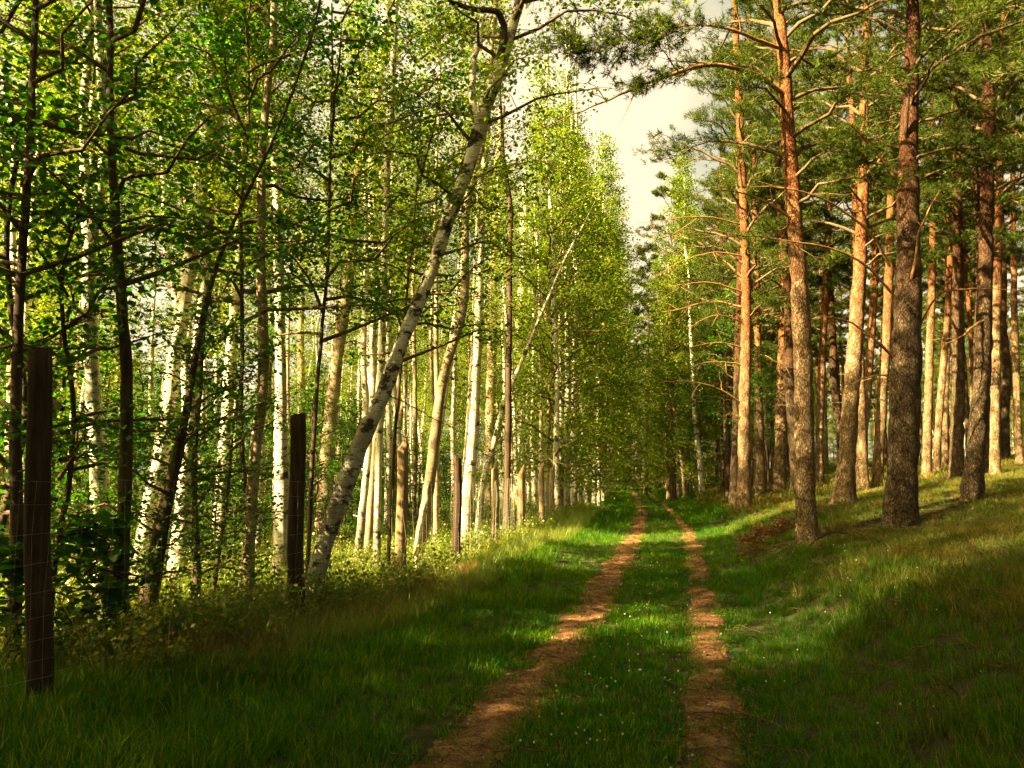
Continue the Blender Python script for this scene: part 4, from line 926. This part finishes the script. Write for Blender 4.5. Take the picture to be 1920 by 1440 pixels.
# rust-brown dead twig heap at the big orange pine's foot
def rust(px, py, sc_, seed, label):
    p = hit(px, py); g = C(crown_broad(seed, .42, .05, .55, 16, 6, 16, .045, up=.8, droop=.3, rise=(0, 25), sag=.25, low=.9, spread=.05), 'rust_leaf')
    o = obj('dead_branch', g.me('dead_branch', [M['rust_leaf'], M['dark_bark']], False), None, tuple(p)); o.scale = (sc_,)*3; tag(o, label, 'dead branch', 'dead branches by the orange pine')
rust(1425, 1022, .9, 501, 'rust-brown dead branch lying in the grass nearest the path')
rust(1470, 1006, .8, 502, 'rust-red dead spray lying against the foot of the big orange pine')
rust(1412, 1048, .6, 503, 'small rusty dead spray lowest down the bank')
tw = empty('fallen_twig', tuple(hit(1512, 1030))); tag(tw, 'arched bare twig propped on the ground beside the big orange pine', 'twig')
Yt = tw.location.y
branch_obj(tw, [at(x, y, Yt+d)[0] for x, y, d in [(1508,1032,0),(1530,1012,0),(1555,998,.1),(1578,996,.2),(1598,1004,.3)]], .014, .004, db, None, 5, 5)
def stake():
    p = hit(783, 1093); o = empty('stake', tuple(p)); tag(o, 'short pale broken stake in the yellow weeds beside the slanted-top post', 'stake')
    q, t = at(779, 1040, p[1]); g = Geo(); g.tube(np.array([[0, 0, -.1], (q-p)*.5, q-p]), [.035, .032, .022], 8, 0, cap=True, jit=.06); obj('stem', g.me('stem', [M['birch']]), o)
stake()
def log():
    p = hit(300, 1192); o = empty('fallen_log', tuple(p)); tag(o, 'dark fallen log lying in the shaded grass behind the fence', 'log')
    g = Geo(); g.tube(np.array([[-.75, .05, .05], [-.3, 0, .06], [.2, .02, .06], [.7, -.05, .04]]), [.06, .07, .065, .05], 10, 0, cap=True, jit=.05); obj('bark', g.me('bark', [db]), o)
log()
# broad-leaved shrub by the first post
def shrub(px, py, seed, s, label, size=.16):
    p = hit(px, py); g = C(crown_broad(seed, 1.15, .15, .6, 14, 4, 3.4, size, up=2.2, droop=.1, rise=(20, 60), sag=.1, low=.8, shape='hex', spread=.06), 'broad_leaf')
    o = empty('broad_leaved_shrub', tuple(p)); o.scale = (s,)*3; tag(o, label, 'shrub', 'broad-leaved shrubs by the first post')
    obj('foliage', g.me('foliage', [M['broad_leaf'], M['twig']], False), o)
shrub(150, 1235, 601, 1.0, 'large-leaved shrub just past the first fence post, catching some light')
shrub(20, 1270, 602, .9, 'large-leaved shrub in deep shade before the first fence post')
shrub(190, 1215, 603, .95, 'large-leaved shrub at the foot of the black upright trunk')
# far wood
r = np.random.default_rng(21); n = 420
th = r.uniform(R(8), R(125), n); d = r.uniform(118, 185, n); x = np.cos(th)*d; y = np.sin(th)*d+5
x2 = np.concatenate([x, r.uniform(-64, -42, 90), r.uniform(50, 90, 90), r.uniform(20, 70, 260)]); y2 = np.concatenate([y, r.uniform(0, 100, 180), r.uniform(62, 112, 260)])
def whole(tm, cm, nm):
    g = bpy.data.objects.new(nm, None); return g
src = []
for i in range(3):
    for cg, tm, lf in ((BT[i], T_B[i], 'birch_leaf'), (PF[i], T_P[i], 'needle')):
        me = cg.me('far_tree', [M[lf], M['twig'], tm.materials[0]], False)
        tv = np.empty(len(tm.vertices)*3, np.float32); tm.vertices.foreach_get('co', tv); tf = np.empty(len(tm.polygons)*4, np.int32)
        h = Geo(); h.__dict__.update({k: (list(v) if isinstance(v, list) else v) for k, v in cg.__dict__.items()})
        quads = np.array([list(p_.vertices) for p_ in tm.polygons if len(p_.vertices) == 4]); h.add(tv.reshape(-1, 3), quads, None, 2)
        bpy.data.meshes.remove(me); src.append(bpy.data.objects.new('far_tree', h.me('far_tree', [M[lf], M['twig'], tm.materials[0]], False)))
for i in range(3):
    src.append(bpy.data.objects.new('far_tree', S_BL[i]))
sc2 = r.uniform(.85, 1.15, len(x2)); sc2[-260:] = r.uniform(.3, .6, 260); sc2[n:n+90] *= .5
scatter('distant_woods', np.stack([x2, y2, gz(x2, y2)-.1], 1), sc2, src, tilt=.02)
